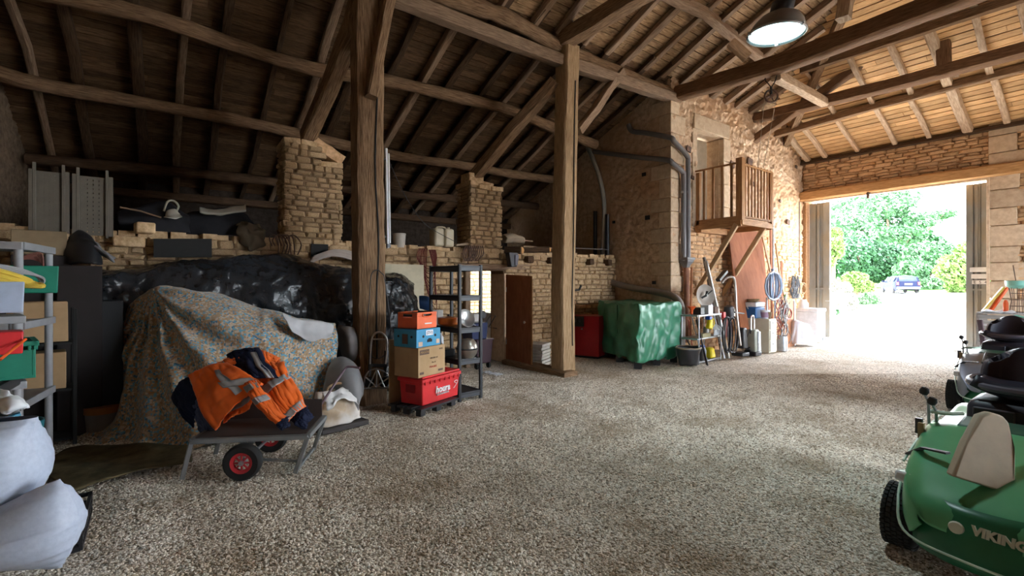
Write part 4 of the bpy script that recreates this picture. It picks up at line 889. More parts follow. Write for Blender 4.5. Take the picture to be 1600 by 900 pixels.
# cardboard box
cb=thing('cardboard_box','brown cardboard box with dark label standing on the red crate','box',bp_(.25,.2,.45))
zb=.452; W2=.50; H2=.36
part('body',MB().box(bp_(.20,.22,zb+H2/2),(W2,.40,H2),FRM),card,cb,bev=.004)
part('top_flaps',MB().box(bp_(.20,.12,zb+H2+.002),(W2*.98,.19,.004),FRM).box(bp_(.20,.315,zb+H2+.003),(W2*.98,.19,.004),FRM),card,cb)
brn=flat('brown_ink',(.13,.08,.06),.8); rdi=flat('red_ink',(.45,.05,.04),.8)
fz_=lambda u,z:bp_(.20-W2/2+u,.019,zb+z)
part('dark_label',MB().box(fz_(.11,H2-.055),(.17,.003,.06),FRM),brn,cb)
text('MAISON',.04,card,fz_(.11,H2-.068)-uy*.003,frame(ux,-uy),cb)
text('THIS SIDE UP',.026,brn,fz_(.28,H2*.58),frame(ux,-uy),cb); text('No. 31',.026,brn,fz_(.28,H2*.43),frame(ux,-uy),cb); text('FRAGILE',.036,rdi,fz_(.27,H2*.27),frame(ux,-uy),cb); text('18 KG',.026,brn,fz_(.42,H2*.86),frame(ux,-uy),cb)
m=MB(); m.box(fz_(.41,.05),(.09,.003,.025),FRM).box(fz_(.06,.05),(.07,.003,.03),FRM); part('printed_mark',m,brn,cb)
# blue banana box
bl=flat('light_blue_print',(.045,.30,.52),.6); zc=zb+H2+.006
bx=thing('fruit_box','light blue cardboard fruit box with holes, second from the top of the stack','box',bp_(.2,.2,zc))
part('body',MB().box(bp_(.16,.23,zc+.11),(.44,.38,.22),FRM),bl,bx,bev=.004)
fb=lambda u,z,o=0:bp_(.16-.22+u,.04-o,zc+z)
for u in (.12,.34): part('vent_hole',MB().lathe([(0,-.004),(.017,-.004),(.017,.004),(0,.004)],fb(u,.13),frame(ux,-uy),12),blkr,bx)
part('hand_hole',MB().box(fb(.235,.07),(.09,.006,.035),FRM).box(fb(.235,.085),(.05,.006,.03),FRM),blkr,bx)
part('white_label',MB().box(fb(.235,.17),(.13,.004,.065),FRM),white,bx); text('(251)',.05,brn,fb(.235,.155,.003),frame(ux,-uy),bx)
part('printed_square',MB().box(fb(.07,.04),(.07,.004,.055),FRM).box(fb(.39,.05),(.06,.004,.055),FRM),flat('peach_print',(.6,.42,.3)),bx)
part('side_print',MB().box(bp_(-.062,.23,zc+.10),(.004,.09,.12),FRM),brn,bx)
for w in (.12,.34): part('vent_hole',MB().lathe([(0,-.004),(.015,-.004),(.015,.004),(0,.004)],bp_(-.061,w,zc+.13),frame(uy,-ux),10),blkr,bx)
# orange crate
oc=flat('orange_plastic',(.86,.13,.025),.45); zo=zc+.225
ob=thing('open_crate','open orange plastic crate with hand holes on top of the stack','crate',bp_(.15,.2,zo))
cxu,cwu=.15,.36; m=MB(); m.box(bp_(cxu,.22,zo+.01),(cwu,.32,.02),FRM)
m.box(bp_(cxu,.065,zo+.075),(cwu,.014,.15),FRM); m.box(bp_(cxu,.375,zo+.1),(cwu,.014,.2),FRM)
for s in (-1,1): m.box(bp_(cxu+s*cwu*.36,.065,zo+.175),(cwu*.28,.014,.05),FRM); m.box(bp_(cxu+s*(cwu/2-.007),.22,zo+.065),(.014,.32,.13),FRM); m.box(bp_(cxu+s*(cwu/2-.007),.10,zo+.165),(.014,.08,.07),FRM); m.box(bp_(cxu+s*(cwu/2-.007),.34,zo+.165),(.014,.08,.07),FRM); m.box(bp_(cxu+s*(cwu/2-.007),.22,zo+.19),(.014,.2,.02),FRM)
m.box(bp_(cxu,.065,zo+.19),(cwu,.02,.022),FRM)
part('body',m,oc,ob,bev=.003); part('grip',MB().tube(smoothpath([bp_(cxu-.08,.055,zo+.185),bp_(cxu-.07,.055,zo+.15),bp_(cxu+.07,.055,zo+.15),bp_(cxu+.08,.055,zo+.185)],12),.008,6),oc,ob)
part('maker_mark',MB().box(bp_(cxu+.02,.056,zo+.06),(.13,.003,.014),FRM),wt,ob)
m=MB()
for k in range(6): m.box(bp_(cxu-.14+k*.055,.2,zo+.17+.01*(k%2)),(.05,.24,.03),FRM@rot(y=.2*(k-2)))
single('crate_contents','dark odds and ends filling the orange crate','clutter',m,blk)
# standing cardboard sheets
for i,(px0,px1,y0,y1,dz) in enumerate(((606,628,538,642,.0),(611,632,545,640,.12))):
    a=G(px0+3,y1-3);q=G(px1,y1-8)
    q=a+(q-a).normalized()*.28 if 0 else q
    single('cardboard_sheet',['tall flattened cardboard sheet leaning right beside the post','shorter cardboard sheet leaning on the brown box'][i],'cardboard',MB().prism([a,q,q+V((.02,.05,.86-dz)),a+V((.02,.05,.88-dz))],tuple(uy*.02)),card)
# ---- tall black shelving unit -------------------------------------------------------------------
sf=thing('shelving_unit','tall open black plastic shelving unit beside the box stack','shelf',G(712,622))
f0=G(718,628); f1=G(748,622)
su=(f1-f0); wid=.36; su.normalize(); sv=Z3.cross(su)
dep_=.72
HH=1.86
def sp_(u,w,z): return V((f0.x,f0.y,0))+su*(u*wid)+sv*(w*dep_)+V((0,0,z))
for u,w in ((0,0),(1,0),(0,1),(1,1)): part('post',MB().beam([sp_(u,w,0),sp_(u,w,HH)],.045,.035,3,0),blk,sf)
SR=Matrix((su,sv,Z3)).transposed()
for z in (.10,.55,.98,1.42,1.83): 
    part('shelf_board',MB().box(sp_(.5,.5,z),(wid+.03,dep_+.03,.02),SR),blk,sf)
    part('shelf_rim',MB().box(sp_(.5,0,z-.02),(wid+.04,.02,.075),SR).box(sp_(.5,1,z-.02),(wid+.04,.02,.075),SR).box(sp_(0,.5,z-.02),(.02,dep_,.075),SR).box(sp_(1,.5,z-.02),(.02,dep_,.075),SR),flat('worn_black_plastic',(.05,.055,.065),.4),sf,bev=.004)
# items on the shelf
zs=.99
c=sp_(.35,.62,zs+.001)
t=thing('cooking_pot','round orange enamel pot on the middle shelf','pot',c); oe=flat('orange_enamel',(.75,.2,.03),.3)
part('body',MB().lathe([(.10,0),(.15,.03),(.16,.1),(.155,.12),(0,.14)],c,None,24),oe,t); part('knob',MB().cyl(c+V((0,0,.14)),c+V((0,0,.165)),.02),blk,t)
c=sp_(.45,.12,zs+.001); t=thing('frying_pan','shiny steel round pan with handle on the middle shelf','pan',c)
R=frame((su.x,su.y,0),(-sv.x,-sv.y,.5)); part('bowl',MB().lathe([(.07,-.05),(.11,-.01),(.135,.03),(.13,.03),(.1,-.0),(0,-.03)],c+V((0,0,.12)),R,24),alu,t); part('handle',MB().beam([c+V((.03,0,.06))+su*.06,c+su*.17+V((0,0,.02))],.03,.014,2,0),alu,t)
c=sp_(.5,.1,.56); t=thing('steel_globe','dull round metal lamp globe on the lower shelf','lamp',c); part('globe',MB().lathe([(0,0),(.09,.01),(.135,.07),(.15,.14),(.135,.21),(.09,.265),(0,.28)],c,rot(x=.0),26),flat('dull_metal',(.33,.30,.26),.3,.7),t); part('base_ring',MB().lathe([(.15,.13),(.157,.14),(.15,.15)],c,None,26),dgrey,t); part('foot_plate',MB().box(c+V((-.02,0,.004)),(.26,.14,.008),SR),alu,t)
for i,(u,w) in enumerate(((.1,.75),(.2,.9))):
    c=sp_(u,w,.56); t=thing('gas_cylinder',['slim steel canister at the back of the lower shelf','second slim steel canister behind the first on the lower shelf'][i],'canister',c); part('body',MB().lathe([(.05,0),(.055,.02),(.055,.26),(.03,.3),(.03,.33),(0,.33)],c,None,16),steel,t); part('cap',MB().cyl(c+V((0,0,.33)),c+V((0,0,.36)),.025),dgrey,t)
for i in range(7):
    c=sp_(.02+i*.07,.93,zs+.001); single('tin',f'narrow pale tin, number {i+1} from the left in the row at the back of the shelf'.replace('number ','').replace(f'{i+1} from',['first','second','third','fourth','fifth','sixth','last'][i]+' from') ,'tin',MB().lathe([(.016,0),(.016,.22),(0,.22)],c,None,8),flat('pale_tin',(.6,.6,.58),.4),group='narrow tins at the back of the shelf')
c=sp_(.2,.5,.565); single('black_box','small black case lying on the lower shelf behind the globe','box',MB().box(c+V((0,.1,.05)),(.2,.2,.1),SR),blk,bev=.01)
# ---- shopping trolley / bins by the door ---------------------------------------------------------
c=G(748,575); t=thing('wheeled_bin','dark purple-brown wheeled bin behind the shelving unit','bin',c)
bm=flat('aubergine_plastic',(.055,.025,.035),.5); part('body',MB().box(c+V((0,0,.33)),(.34,.34,.44),SR,1.15),bm,t,bev=.02); part('rim',MB().box(c+V((0,0,.55)),(.42,.42,.03),SR),bm,t,bev=.008)
for s in (-1,1): part('wheel',MB().lathe([(0,-.02),(.05,-.02),(.06,0),(.05,.02),(0,.02)],c+su*(.14*s)+V((0,0,.06))-sv*.12,frame((0,0,1),su),16),blkr,t); part('bracket',MB().box(c+su*(.14*s)+V((0,0,.12))-sv*.1,(.03,.06,.08),SR),blkr,t)
part('handle',MB().tube([c+su*.1+V((0,0,.75)),c+su*.28+V((0,0,.98)),c+su*.42+V((0,.0,.98)),c+su*.24+V((0,0,.76)),c+su*.44+V((0,0,.72))],.01,6),blk,t)
c2=c+V((-.12,-.05,.57)); single('blue_crate','dark blue crate standing on the wheeled bin','crate',MB().box(c2+V((0,0,.15)),(.34,.3,.3),SR,1.08),flat('navy_plastic',(.01,.02,.09),.5),bev=.01)
c3=c2+V((.05,.0,.32)); t=thing('kitchen_appliance','white kitchen appliance on the dark blue crate','appliance',c3); part('body',MB().box(c3+V((-.05,0,.08)),(.22,.2,.16),SR,.8),flat('off_white_plastic',(.55,.52,.48),.5),t,bev=.02); part('dial',MB().lathe([(0,.02),(.06,.02),(.08,0),(0,0)],c3+V((.1,-.05,.12)),frame(su,-sv),18),dgrey,t)
m=MB()
for i in range(3):
    c=G(758+i*9,584+i*2); m2=MB().grid(lambda u,v,c=c: c+V((u*.16,v*.12,.015))+crumple(V((u+c.x,v,i)),3,.03),8,8); single('paper_scrap',['crumpled white paper scrap by the bin wheel','middle white paper scrap on the gravel by the door','flat white paper scrap nearest the door sill'][i],'litter',m2,white,solid=.003)
# ---- small door leaf -------------------------------------------------------------------------------
hd=struct('door_4',(5.58,7.82,0)); a=V((5.57,7.80,.02)); q=V((5.88,7.22,.02))
a=V((5.60,7.80,.03)); q=G(829,577); q.z=.03
m=MB().prism([a,q,V((q.x,q.y,1.74)),V((a.x,a.y,1.78))],(.035,.01,0)); part('leaf',m,plym,hd)
hp=a.lerp(q,.82)+V((-.03,-.02,.84)); part('knob',MB().lathe([(0,.05),(.022,.045),(.028,.03),(.015,.01),(.015,0),(0,0)],hp,frame((0,1,0),(-1,-.3,0)),14),alu,hd)
part('edge_strip',MB().beam([V((q.x+.02,q.y-.01,.03)),V((q.x+.02,q.y-.01,1.74))],.02,.04,2,0),balm,hd)
for z in (.35,1.4): part('hinge',MB().cyl(a+V((0,-.02,z)),a+V((0,-.02,z+.1)),.012),steel,hd)
part('frame_post',MB().box((4.70,WY-.03,.92),(.11,.1,1.84)),oakgr,hd,bev=.01)
# white things glimpsed through the door
c=V((6.6,9.7,0)); t=thing('washing_machine','white appliance standing in daylight behind the small door','appliance',c); part('body',MB().box(c+V((0,0,.45)),(.6,.6,.9)),white,t,bev=.02); part('porthole',MB().lathe([(0,.02),(.15,.02),(.18,0)],c+V((0,-.3,.5)),rot(x=PI/2),24),dgrey,t)
c=V((5.75,8.7,0)); single('yellow_bucket','pale yellow bucket in the passage behind the small door','bucket',MB().lathe([(.09,0),(.12,.26),(.125,.26),(.1,.01)],c,None,18),flat('pale_yellow',(.7,.65,.3)))
# ---- slab pile ---------------------------------------------------------------------------------------
sl=flat('pale_concrete',(.56,.53,.47),.8)
c=G(846,572); c.y+=.15
for i in range(7):
    single('paving_slab',f"pale paving slab, {['lowest','second','third','fourth','fifth','sixth','topmost'][i]} of the pile by the tall post",'slab',MB().box(c+V((random.uniform(-.01,.01),random.uniform(-.01,.01),.035+i*.062)),(.46,.42,.054),rot(z=.5)),sl,bev=.006,group='paving slabs piled by the door')
for i in range(3):
    single('paving_block',f"small pale block, {['lowest','middle','top'][i]} of three left behind the slab pile",'block',MB().box(c+V((-.12,.30,.33+i*.075)),(.22,.2,.068),rot(z=.5)),sl,bev=.006)
single('paving_rest','rough pale base stones under the leftmost small blocks behind the slabs','block',MB().box(c+V((-.12,.30,.145)),(.24,.22,.29),rot(z=.5)),quoinm,bev=.02)
single('floor_slab','flat pale slab on the gravel in front of the slab pile','slab',MB().box(G(826,574)+V((.12,.1,.02)),(.35,.2,.04),rot(z=.5)),sl,bev=.004)
# ---- left edge: shelf, crates, bags --------------------------------------------------------------------
sg=flat('grey_shelf_plastic',(.33,.34,.36),.5)
gs=thing('plastic_shelf','grey plastic shelving unit with round legs at the left edge','shelf',P(30,640,3.9))
def LP(px,py,d): return P(px,py,d)
# shelf in the world: right edge plane runs from near (36,386) to far (84,396)
a=P(36,384,3.7); b_=P(84,396,4.3); e_=(b_-a); e_.z=0; Ls=e_.length; e_.normalize(); le=Z3.cross(e_); ztop=a.z
if le.x>0: le=-le
SG=Matrix((e_,le,Z3)).transposed()
def sq(u,w,z): return V((a.x,a.y,0))+e_*(u*Ls)+le*w+V((0,0,z))
for zz in (ztop,ztop-.62,ztop-1.24):
    part('shelf_board',MB().box(sq(.5,.4,zz),(Ls,.8,.03),SG).box(sq(.5,0,zz),(Ls,.03,.06),SG).box(sq(0,.4,zz),(.03,.8,.06),SG),sg,gs,bev=.006)
for u,w in ((0.02,.03),(.98,.03),(.02,.78),(.98,.78)): part('leg',MB().cyl(sq(u,w,0),sq(u,w,ztop),.028,n=12),sg,gs)
RV=Matrix((V((FY,-FX,0)),V((FX,FY,0)),Z3)).transposed()
def rayf(px):
    rh=ray(px,443); rh.z=0; rh.normalize(); return rh,Matrix((V((rh.y,-rh.x,0)),rh,Z3)).transposed()
def obox(nm,lab,cat,px,py0,py1,d,w,dp,mat,taper=1,R=None,bev=.008,**k):
    rh=ray(px,443); rh.z=0; k_=rh.length; rh.normalize(); R=Matrix((V((rh.y,-rh.x,0)),rh,Z3)).transposed()
    "box whose near bottom centre is seen at (px,py1) at distance d"
    lo=P(px,py1,d); hi=P(px,py0,d); h=hi.z-lo.z
    return single(nm,lab,cat,MB().box(lo+rh*(dp/2)+V((0,0,h/2)),(w,dp,h),R,taper),mat,bev=bev,**k)
t=obox('green_crate','green plastic crate on the second shelf at the far left','crate',54,415,458,4.0,.28,.32,greenp,1.06)
m=MB()
for k in range(7): m.tube(smoothpath([P(20+k*2,408-k,3.85),P(45+k*3,404-k*1.5,3.9),P(62+k,408+k*1.2,3.95)],8),.007,5)
single('cane_bundle','thin reddish canes sticking out above the green crate','canes',m,flat('reddish_cane',(.25,.1,.08),.8))
yel=flat('yellow_hose',(.72,.52,.08),.45)
for i,(dy,dx) in enumerate(((0,0),(8,10),(15,22))):
    m=MB().tube(smoothpath([P(-40,412+dy,2.9),P(0,423+dy,3.1),P(30,432+dy*.8,3.25),P(48+dx*.6,440+dy*.3,3.35),P(40+dx,446+dy*.1,3.3),P(0,441+dy*.2,3.2),P(-40,438,3.1)],30),.016,7)
    single('hose_loop',['upper yellow hose loop on the shelf at the left edge','middle yellow hose loop on the shelf at the left edge','lower yellow hose loop reaching furthest right at the left edge'][i],'hose',m,yel)
for i in range(3): single('cable_loop',['inner grey cable loop around the yellow hose','middle grey cable loop around the yellow hose','outer grey cable loop around the yellow hose'][i],'cable',MB().tube(smoothpath([P(-40,408+i*3,3.1),P(20,418+i*3,3.3),P(52+i*5,428+i*2,3.45),P(64+i*2,441,3.5),P(50,450,3.45)],24),.009,6),sg)
obox('storage_box','pale blue-white plastic box under the yellow hose','box',-18,440,490,2.95,.30,.2,flat('ice_blue_plastic',(.42,.50,.66),.4),1.05)
obox('blue_clip_box','small dark clip box beside the pale blue box','box',24,443,458,3.1,.08,.2,dgrey)
obox('red_box','red plastic box resting on the green crate at the left edge','box',-12,520,556,2.9,.26,.2,redp,1.03)
single('orange_rod','thin orange rod on the green crate at the left edge','rod',MB().cyl(P(0,562,2.75),P(40,530,3.0),.008),oc)
rh_,RQ=rayf(-34)
gc=thing('produce_crate','green slotted plastic crate beneath the red box','crate',P(0,600,2.95)); lo=P(-34,600,2.9); hi=P(-34,540,2.9); h=hi.z-lo.z; c=lo+rh_*.2+V((0,0,h/2))
m=MB(); m.box(c-V((0,0,h/2-.01)),(.5,.36,.02),RQ)
for s in (-1,1):
    m.box(c+RQ@V((0,s*.17,-.02)),(.5,.015,h-.06),RQ); m.box(c+RQ@V((s*.24,0,-.02)),(.015,.36,h-.06),RQ)
    m.box(c+RQ@V((0,s*.175,h/2-.01)),(.52,.03,.03),RQ); m.box(c+RQ@V((s*.25,0,h/2-.01)),(.03,.38,.03),RQ)
    for k in range(9): m.box(c+RQ@V((-.22+k*.055,s*.175,h/2-.035)),(.015,.02,.04),RQ); m.box(c+RQ@V((s*.25,-.16+k*.04,h/2-.035)),(.02,.012,.04),RQ)
part('body',m,greenp,gc,bev=.003)
single('shelf_bracket','dark tilted shelf edge under the green slotted crate','shelf',MB().beam([P(-30,625,2.8),P(30,592,3.15)],.04,.06,2,0),dgrey)
obox('cardboard_box','taller brown cardboard box on the floor shelf, upper left','box',60,472,536,4.55,.42,.3,card,.98,SG)
obox('cardboard_box','lower brown cardboard box beneath the taller one, left','box',70,552,610,4.55,.30,.3,card,1,SG)
obox('cardboard_box','pale low carton behind the shelf under the perforated panels','box',62,360,398,5.0,.42,.28,M('dim_carton',(.3,.22,.13)),1,SG)
single('shelf_plank','pale narrow board edge right of the green crate','board',MB().beam([P(82,412,5.2),P(145,414,5.2)],.05,.04,2,0),oakgr)
rk=thing('dark_rack','dark shelf rack holding the two brown cardboard boxes at left','shelf',G(62,700))
for py,dd_ in ((537,4.6),(611,4.6),(690,4.6)): rh_,RQ=rayf(62); c=P(62,py,dd_); part('shelf_board',MB().box(c+rh_*.16-V((0,0,.012)),(.5,.36,.022),RQ),blkr,rk)
for sx in (-1,1):
    for sy in (-1,1): c=P(62,537,4.6)+rh_*.16+RQ@V((sx*.25,sy*.18,0)); part('post',MB().beam([V((c.x,c.y,0)),V((c.x,c.y,1.35))],.03,.03,2,0),blkr,rk)
ns=thing('plastic_shelf','nearest grey shelf at the left edge carrying the yellow hose','shelf',P(-5,640,3.0))
for py,dd_ in ((503,3.0),(612,2.95),(700,2.95)): rh_,RQ=rayf(-70); c=P(-70,py,dd_); part('shelf_board',MB().box(c+rh_*.15,(.62,.4,.05),RQ),sg,ns,bev=.006)
for sx in (-1,1):
    for sy in (-1,1): c=P(-70,503,3.0)+rh_*.15+RQ@V((sx*.27,sy*.17,0)); part('leg',MB().cyl(V((c.x,c.y,0)),V((c.x,c.y,1.36)),.025,n=10),sg,ns)
# dark cupboard block behind (barely visible)
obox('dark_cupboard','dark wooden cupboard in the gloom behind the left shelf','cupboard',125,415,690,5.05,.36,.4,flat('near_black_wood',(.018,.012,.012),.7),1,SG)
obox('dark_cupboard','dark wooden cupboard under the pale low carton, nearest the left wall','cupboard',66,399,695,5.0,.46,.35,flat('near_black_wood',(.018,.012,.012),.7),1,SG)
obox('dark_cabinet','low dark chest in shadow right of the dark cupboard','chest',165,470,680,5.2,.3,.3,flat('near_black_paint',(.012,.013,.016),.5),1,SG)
# items leaning: grey jacket/bag
single('dark_holdall','black holdall slumped on the dark cupboard','bag',loft([PS([(108,372,5.4),(125,362,5.4),(145,375,5.4),(150,400,5.4)]),PS([(105,385,5.2),(125,378,5.15),(145,388,5.15),(155,405,5.2)]),PS([(104,412,5.15),(125,412,5.07),(145,412,5.07),(158,412,5.15)])],18,14,lambda u,v,p:crumple(p,6,.03)),blk,solid=.02)
single('grey_garment','pale grey garment trailing over the black holdall','garment',loft([PS([(130,377,5.3),(142,390,5.2),(160,400,5.2),(178,410,5.2)]),PS([(142,376,5.25),(150,385,5.15),(165,395,5.15),(178,404,5.2)]),PS([(150,380,5.3),(158,388,5.25),(168,394,5.2),(180,402,5.25)])],18,8,lambda u,v,p:crumple(p,8,.02)),flat('grey_cotton',(.24,.24,.26),.85),solid=.01)
# perforated grey panels on the wall
ppm=flat('grey_panel_plastic',(.17,.15,.12),.6)
for i,(x0,x1,y0,y1) in enumerate(((46,108,266,362),(114,176,274,368))):
    A_,B_,D_=AY(x0,y1,7.85),AY(x1,y1,7.85),AY(x0,y0,7.95); w=(B_-A_).length; h=D_.z-A_.z
    t=thing('perforated_panel',['perforated grey plastic panel nearest the left wall','perforated grey plastic panel second from the left wall'][i],'panel',A_+V((w/2,0,0)))
    m=MB(); nx,nz=5,13
    # lattice: real openings
    for k in range(nx+1): m.box(A_+V((.05+(w-.1)*k/nx,0,h/2)),(.045 if 0<k<nx else .06,.02,h-.04))
    for k in range(nz+1): m.box(A_+V((w/2,0,.03+(h-.06)*k/nz)),(w-.08,.018,.034))
    part('lattice',m,ppm,t)
    part('frame',MB().box(A_+V((.02,-.01,h/2)),(.05,.06,h)).box(A_+V((w-.02,-.01,h/2)),(.05,.06,h)).box(A_+V((w*.13,-.03,h/2+.03)),(.03,.03,h+.1)).box(A_+V((w*.86,-.03,h/2+.03)),(.03,.03,h+.1)),ppm,t,bev=.004)
def PWL(l): return [AY(x,y,d_+.12) for x,y,d_ in l]
# clutter on the wall left of pier 1
jk=flat('dark_cloth',(.03,.03,.035),.9)
single('dark_bundle','dark cloth bundle lying on the low wall, left part','bundle',loft([PWL([(185,335,8.2),(220,325,8.2),(260,318,8.2),(290,335,8.2)]),PWL([(190,345,8.0),(220,338,7.95),(262,340,7.95),(300,345,8.0)]),PWL([(190,362,8.0),(220,364,7.9),(262,366,7.9),(300,366,8.0)])],26,16,lambda u,v,p:crumple(p,5,.06)),jk,solid=.02)
single('dark_bundle','long dark roll of cloth on the low wall near the wide pier','bundle',loft([PWL([(295,335,8.2),(330,328,8.2),(370,330,8.2),(385,338,8.2)]),PWL([(295,348,8.0),(330,345,7.95),(370,344,7.95),(395,352,8.0)]),PWL([(300,366,8.0),(330,368,7.9),(370,368,7.9),(405,370,8.0)])],26,16,lambda u,v,p:crumple(p,5,.05)),jk,solid=.02)
single('folded_tarp','folded pale tarpaulin on top of the dark roll','tarpaulin',loft([PWL([(311,326,8.0),(340,330,8.0),(365,325,8.0),(384,321,8.0)]),PWL([(312,333,7.9),(340,337,7.9),(365,333,7.9),(385,331,7.9)])],20,5,lambda u,v,p:crumple(p,9,.015)),flat('pale_canvas',(.36,.33,.27),.8),solid=.03)
single('crumpled_sack','small crumpled pale sack in front of the dark bundle','sack',loft([PWL([(258,335,7.9),(270,328,7.9),(282,334,7.9)]),PWL([(256,341,7.8),(270,342,7.75),(284,340,7.8)])],14,8,lambda u,v,p:crumple(p,14,.03)),flat('pale_sack',(.45,.42,.35),.8),solid=.01)
single('wire_hoop','pale bent strap standing above the crumpled sack','strap',MB().tube(smoothpath([AY(256,330,8.1),AY(262,315,8.1),AY(272,314,8.1),AY(279,322,8.1),AY(276,330,8.1)],14),.014,6),flat('pale_strap',(.4,.38,.3)))
single('loose_stick','thin pale stick lying over the dark bundle','stick',MB().tube([AY(188,324,8.05),AY(220,330,8.0),AY(252,340,8.0)],.012,6),oakgr)
single('stone_block','squared pale stone lying on the low wall below the dark bundle','stone',MB().box(AY(226,365,7.8)+V((0,0,.07)),(.2,.2,.14),rot(z=.2)),stonem,bev=.02)
single('stone_block','long tan stone in the low wall beside the perforated panels','stone',MB().box(AY(202,378,7.78),(.32,.12,.13)),stonem,bev=.02)
single('black_board','dark flat board hung on the low wall above the tarpaulin','board',MB().prism([AY(240,373,7.74),AY(331,373,7.74),AY(331,402,7.74),AY(240,402,7.74)],(0,.02,0)),blkr)
single('rag_heap','dark knotted rags hanging over the wall edge left of the wide pier','rags',loft([PWL([(370,350,7.9),(385,345,7.9),(400,350,7.9),(412,360,7.9)]),PWL([(372,362,7.7),(385,360,7.65),(400,365,7.65),(414,370,7.7)]),PWL([(378,380,7.72),(388,390,7.68),(400,390,7.68),(412,385,7.72)])],18,16,lambda u,v,p:crumple(p,9,.06)),flat('brown_rag',(.1,.075,.05),.95),solid=.01)
# white sacks bottom left
wsk=M('white_woven_sack',(.56,.64,.80),(.48,.56,.72),.45,40,(1,1,1),.25,bd=.004)
def sack(nm,lab,c,ax_,L_,Wd,Th,mat,tail=0,f=0):
    ax_=V(ax_).normalized(); up=V((0,0,1)); sd=ax_.cross(up).normalized(); up=sd.cross(ax_).normalized()
    def fn(u,v):
        th=u*2*PI; s=v; k=math.sin(PI*min(max(s,.03),.97))**.38; 
        p=V(c)+ax_*((s-.5)*L_)+sd*(math.cos(th)*Wd/2*k)+up*(math.sin(th)*Th/2*k*(1 if math.sin(th)>0 else .75))
        p+=up*(.012*math.sin(s*46+3*math.cos(th))*k)
        return p+crumple(p,4,.02)
    m=MB().grid(fn,48,44)
    return single(nm,lab,'sack',m,mat,smooth=80)
pal=thing('plastic_crate','low black lattice crate under the white sacks','crate',G(60,885))
g0=G(142,800); g1=G(118,893)
e1=(g1-g0); e1.z=0; LL=.62; e1.normalize(); e2=Z3.cross(e1); 
if e2.x>0: e2=-e2
def pq(u,w,z): return V((g0.x,g0.y,0))+e1*u+e2*w+V((0,0,z))
PR=Matrix((e1,e2,Z3)).transposed(); m=MB()
for z in (.02,.075,.13): m.box(pq(LL/2,0,z),(LL,.02,.026),PR); m.box(pq(LL,.45,z),(.02,.9,.026),PR); m.box(pq(0,.45,z),(.02,.9,.026),PR)
for k in range(17): m.box(pq(LL*k/16,0,.075),(.017,.014,.13),PR)
for k in range(24): m.box(pq(LL,.9*k/23,.075),(.014,.017,.13),PR)
part('side_lattice',m,blk,pal)
m=MB()
for k in range(12): m.box(pq(LL*(k+.5)/12,.45,.03),(.02,.9,.014),PR)
for k in range(16): m.box(pq(LL/2,.9*(k+.5)/16,.03),(LL,.02,.014),PR)
part('base_lattice',m,blk,pal)
def profile_sack(nm,lab,sil,dist,th,mat):
    "sack: left/right silhouette pairs (pxL,pyL,pxR,pyR) from top to bottom; circular-ish in depth"
    rows=[]
    for (xl,yl,xr_,yr,k) in sil:
        A=P(xl,yl,dist);B=P(xr_,yr,dist);c=(A+B)/2;rx=(B-A)/2; dv=V((FX,FY,0))*(th*k)
        rows.append([c+rx*math.cos(t_)+dv*math.sin(t_) for t_ in [2*PI*i/14 for i in range(15)]])
    return single(nm,lab,'sack',loft(rows,57,40,lambda u,v,p:V((0,0,.006*math.sin(v*55+math.cos(u*6.28)*2)))+crumple(p,4,.012)),mat,smooth=80)
profile_sack('white_sack','lower white woven sack lying on the black crate, bottom left',[(-30,800,96,748,.15),(-60,820,110,770,.55),(-90,840,121,806,.8),(-95,860,121,820,.9),(-95,875,115,845,.8),(-90,874,108,866,.5),(-40,882,101,880,.22),(60,888,98,886,.05)],2.55,.26,wsk)
profile_sack('white_sack','upper white sack standing on the lower one, bottom left',[(-70,655,57,656,.3),(-80,668,54,670,.6),(-90,690,53,690,.9),(-95,720,58,715,1),(-95,745,59,740,1),(-80,775,50,765,.9),(-60,800,28,785,.6),(-40,805,0,800,.2)],2.62,.25,wsk)
single('crumpled_plastic','crumpled white plastic wrapping above the upper sack','plastic',loft([PS([(-30,620,2.9),(5,615,2.9),(26,622,2.95),(30,640,2.95)]),PS([(-30,632,2.75),(8,628,2.7),(35,630,2.75),(44,638,2.8)]),PS([(-30,648,2.75),(8,646,2.7),(30,642,2.75),(44,630,2.8)])],26,18,lambda u,v,p:crumple(p,11,.05)),white,solid=.004)
single('teal_bin','teal and dark green bin behind the upper white sack','bin',MB().lathe([(.12,0),(.14,.3),(.15,.3),(.12,.01)],P(22,730,3.2),None,20),flat('teal_plastic',(.02,.16,.2),.5))
single('blue_scrap','light blue lid edge between wrapping and the upper sack','lid',MB().beam([P(8,655,2.85),P(32,646,2.9)],.05,.02,3,.0),flat('light_blue_lid',(.08,.35,.55)))
# paint pot in the gloom behind the sheet
c=G(160,672); t=thing('paint_bucket','dirty pale bucket with orange rim in the gloom left of the sheet','bucket',c); part('body',MB().lathe([(.13,0),(.155,.26),(.16,.26),(.14,.02)],c,None,22),flat('dirty_white',(.3,.28,.26),.7),t); part('rim_band',MB().lathe([(.156,.2),(.163,.2),(.163,.27),(.156,.27)],c,None,22),flat('dull_orange',(.45,.18,.05)),t); part('bail',MB().tube(smoothpath([c+V((-.16,0,.24)),c+V((-.1,0,.38)),c+V((.08,.02,.4)),c+V((.16,0,.24))],12),.005,5),dgrey,t)
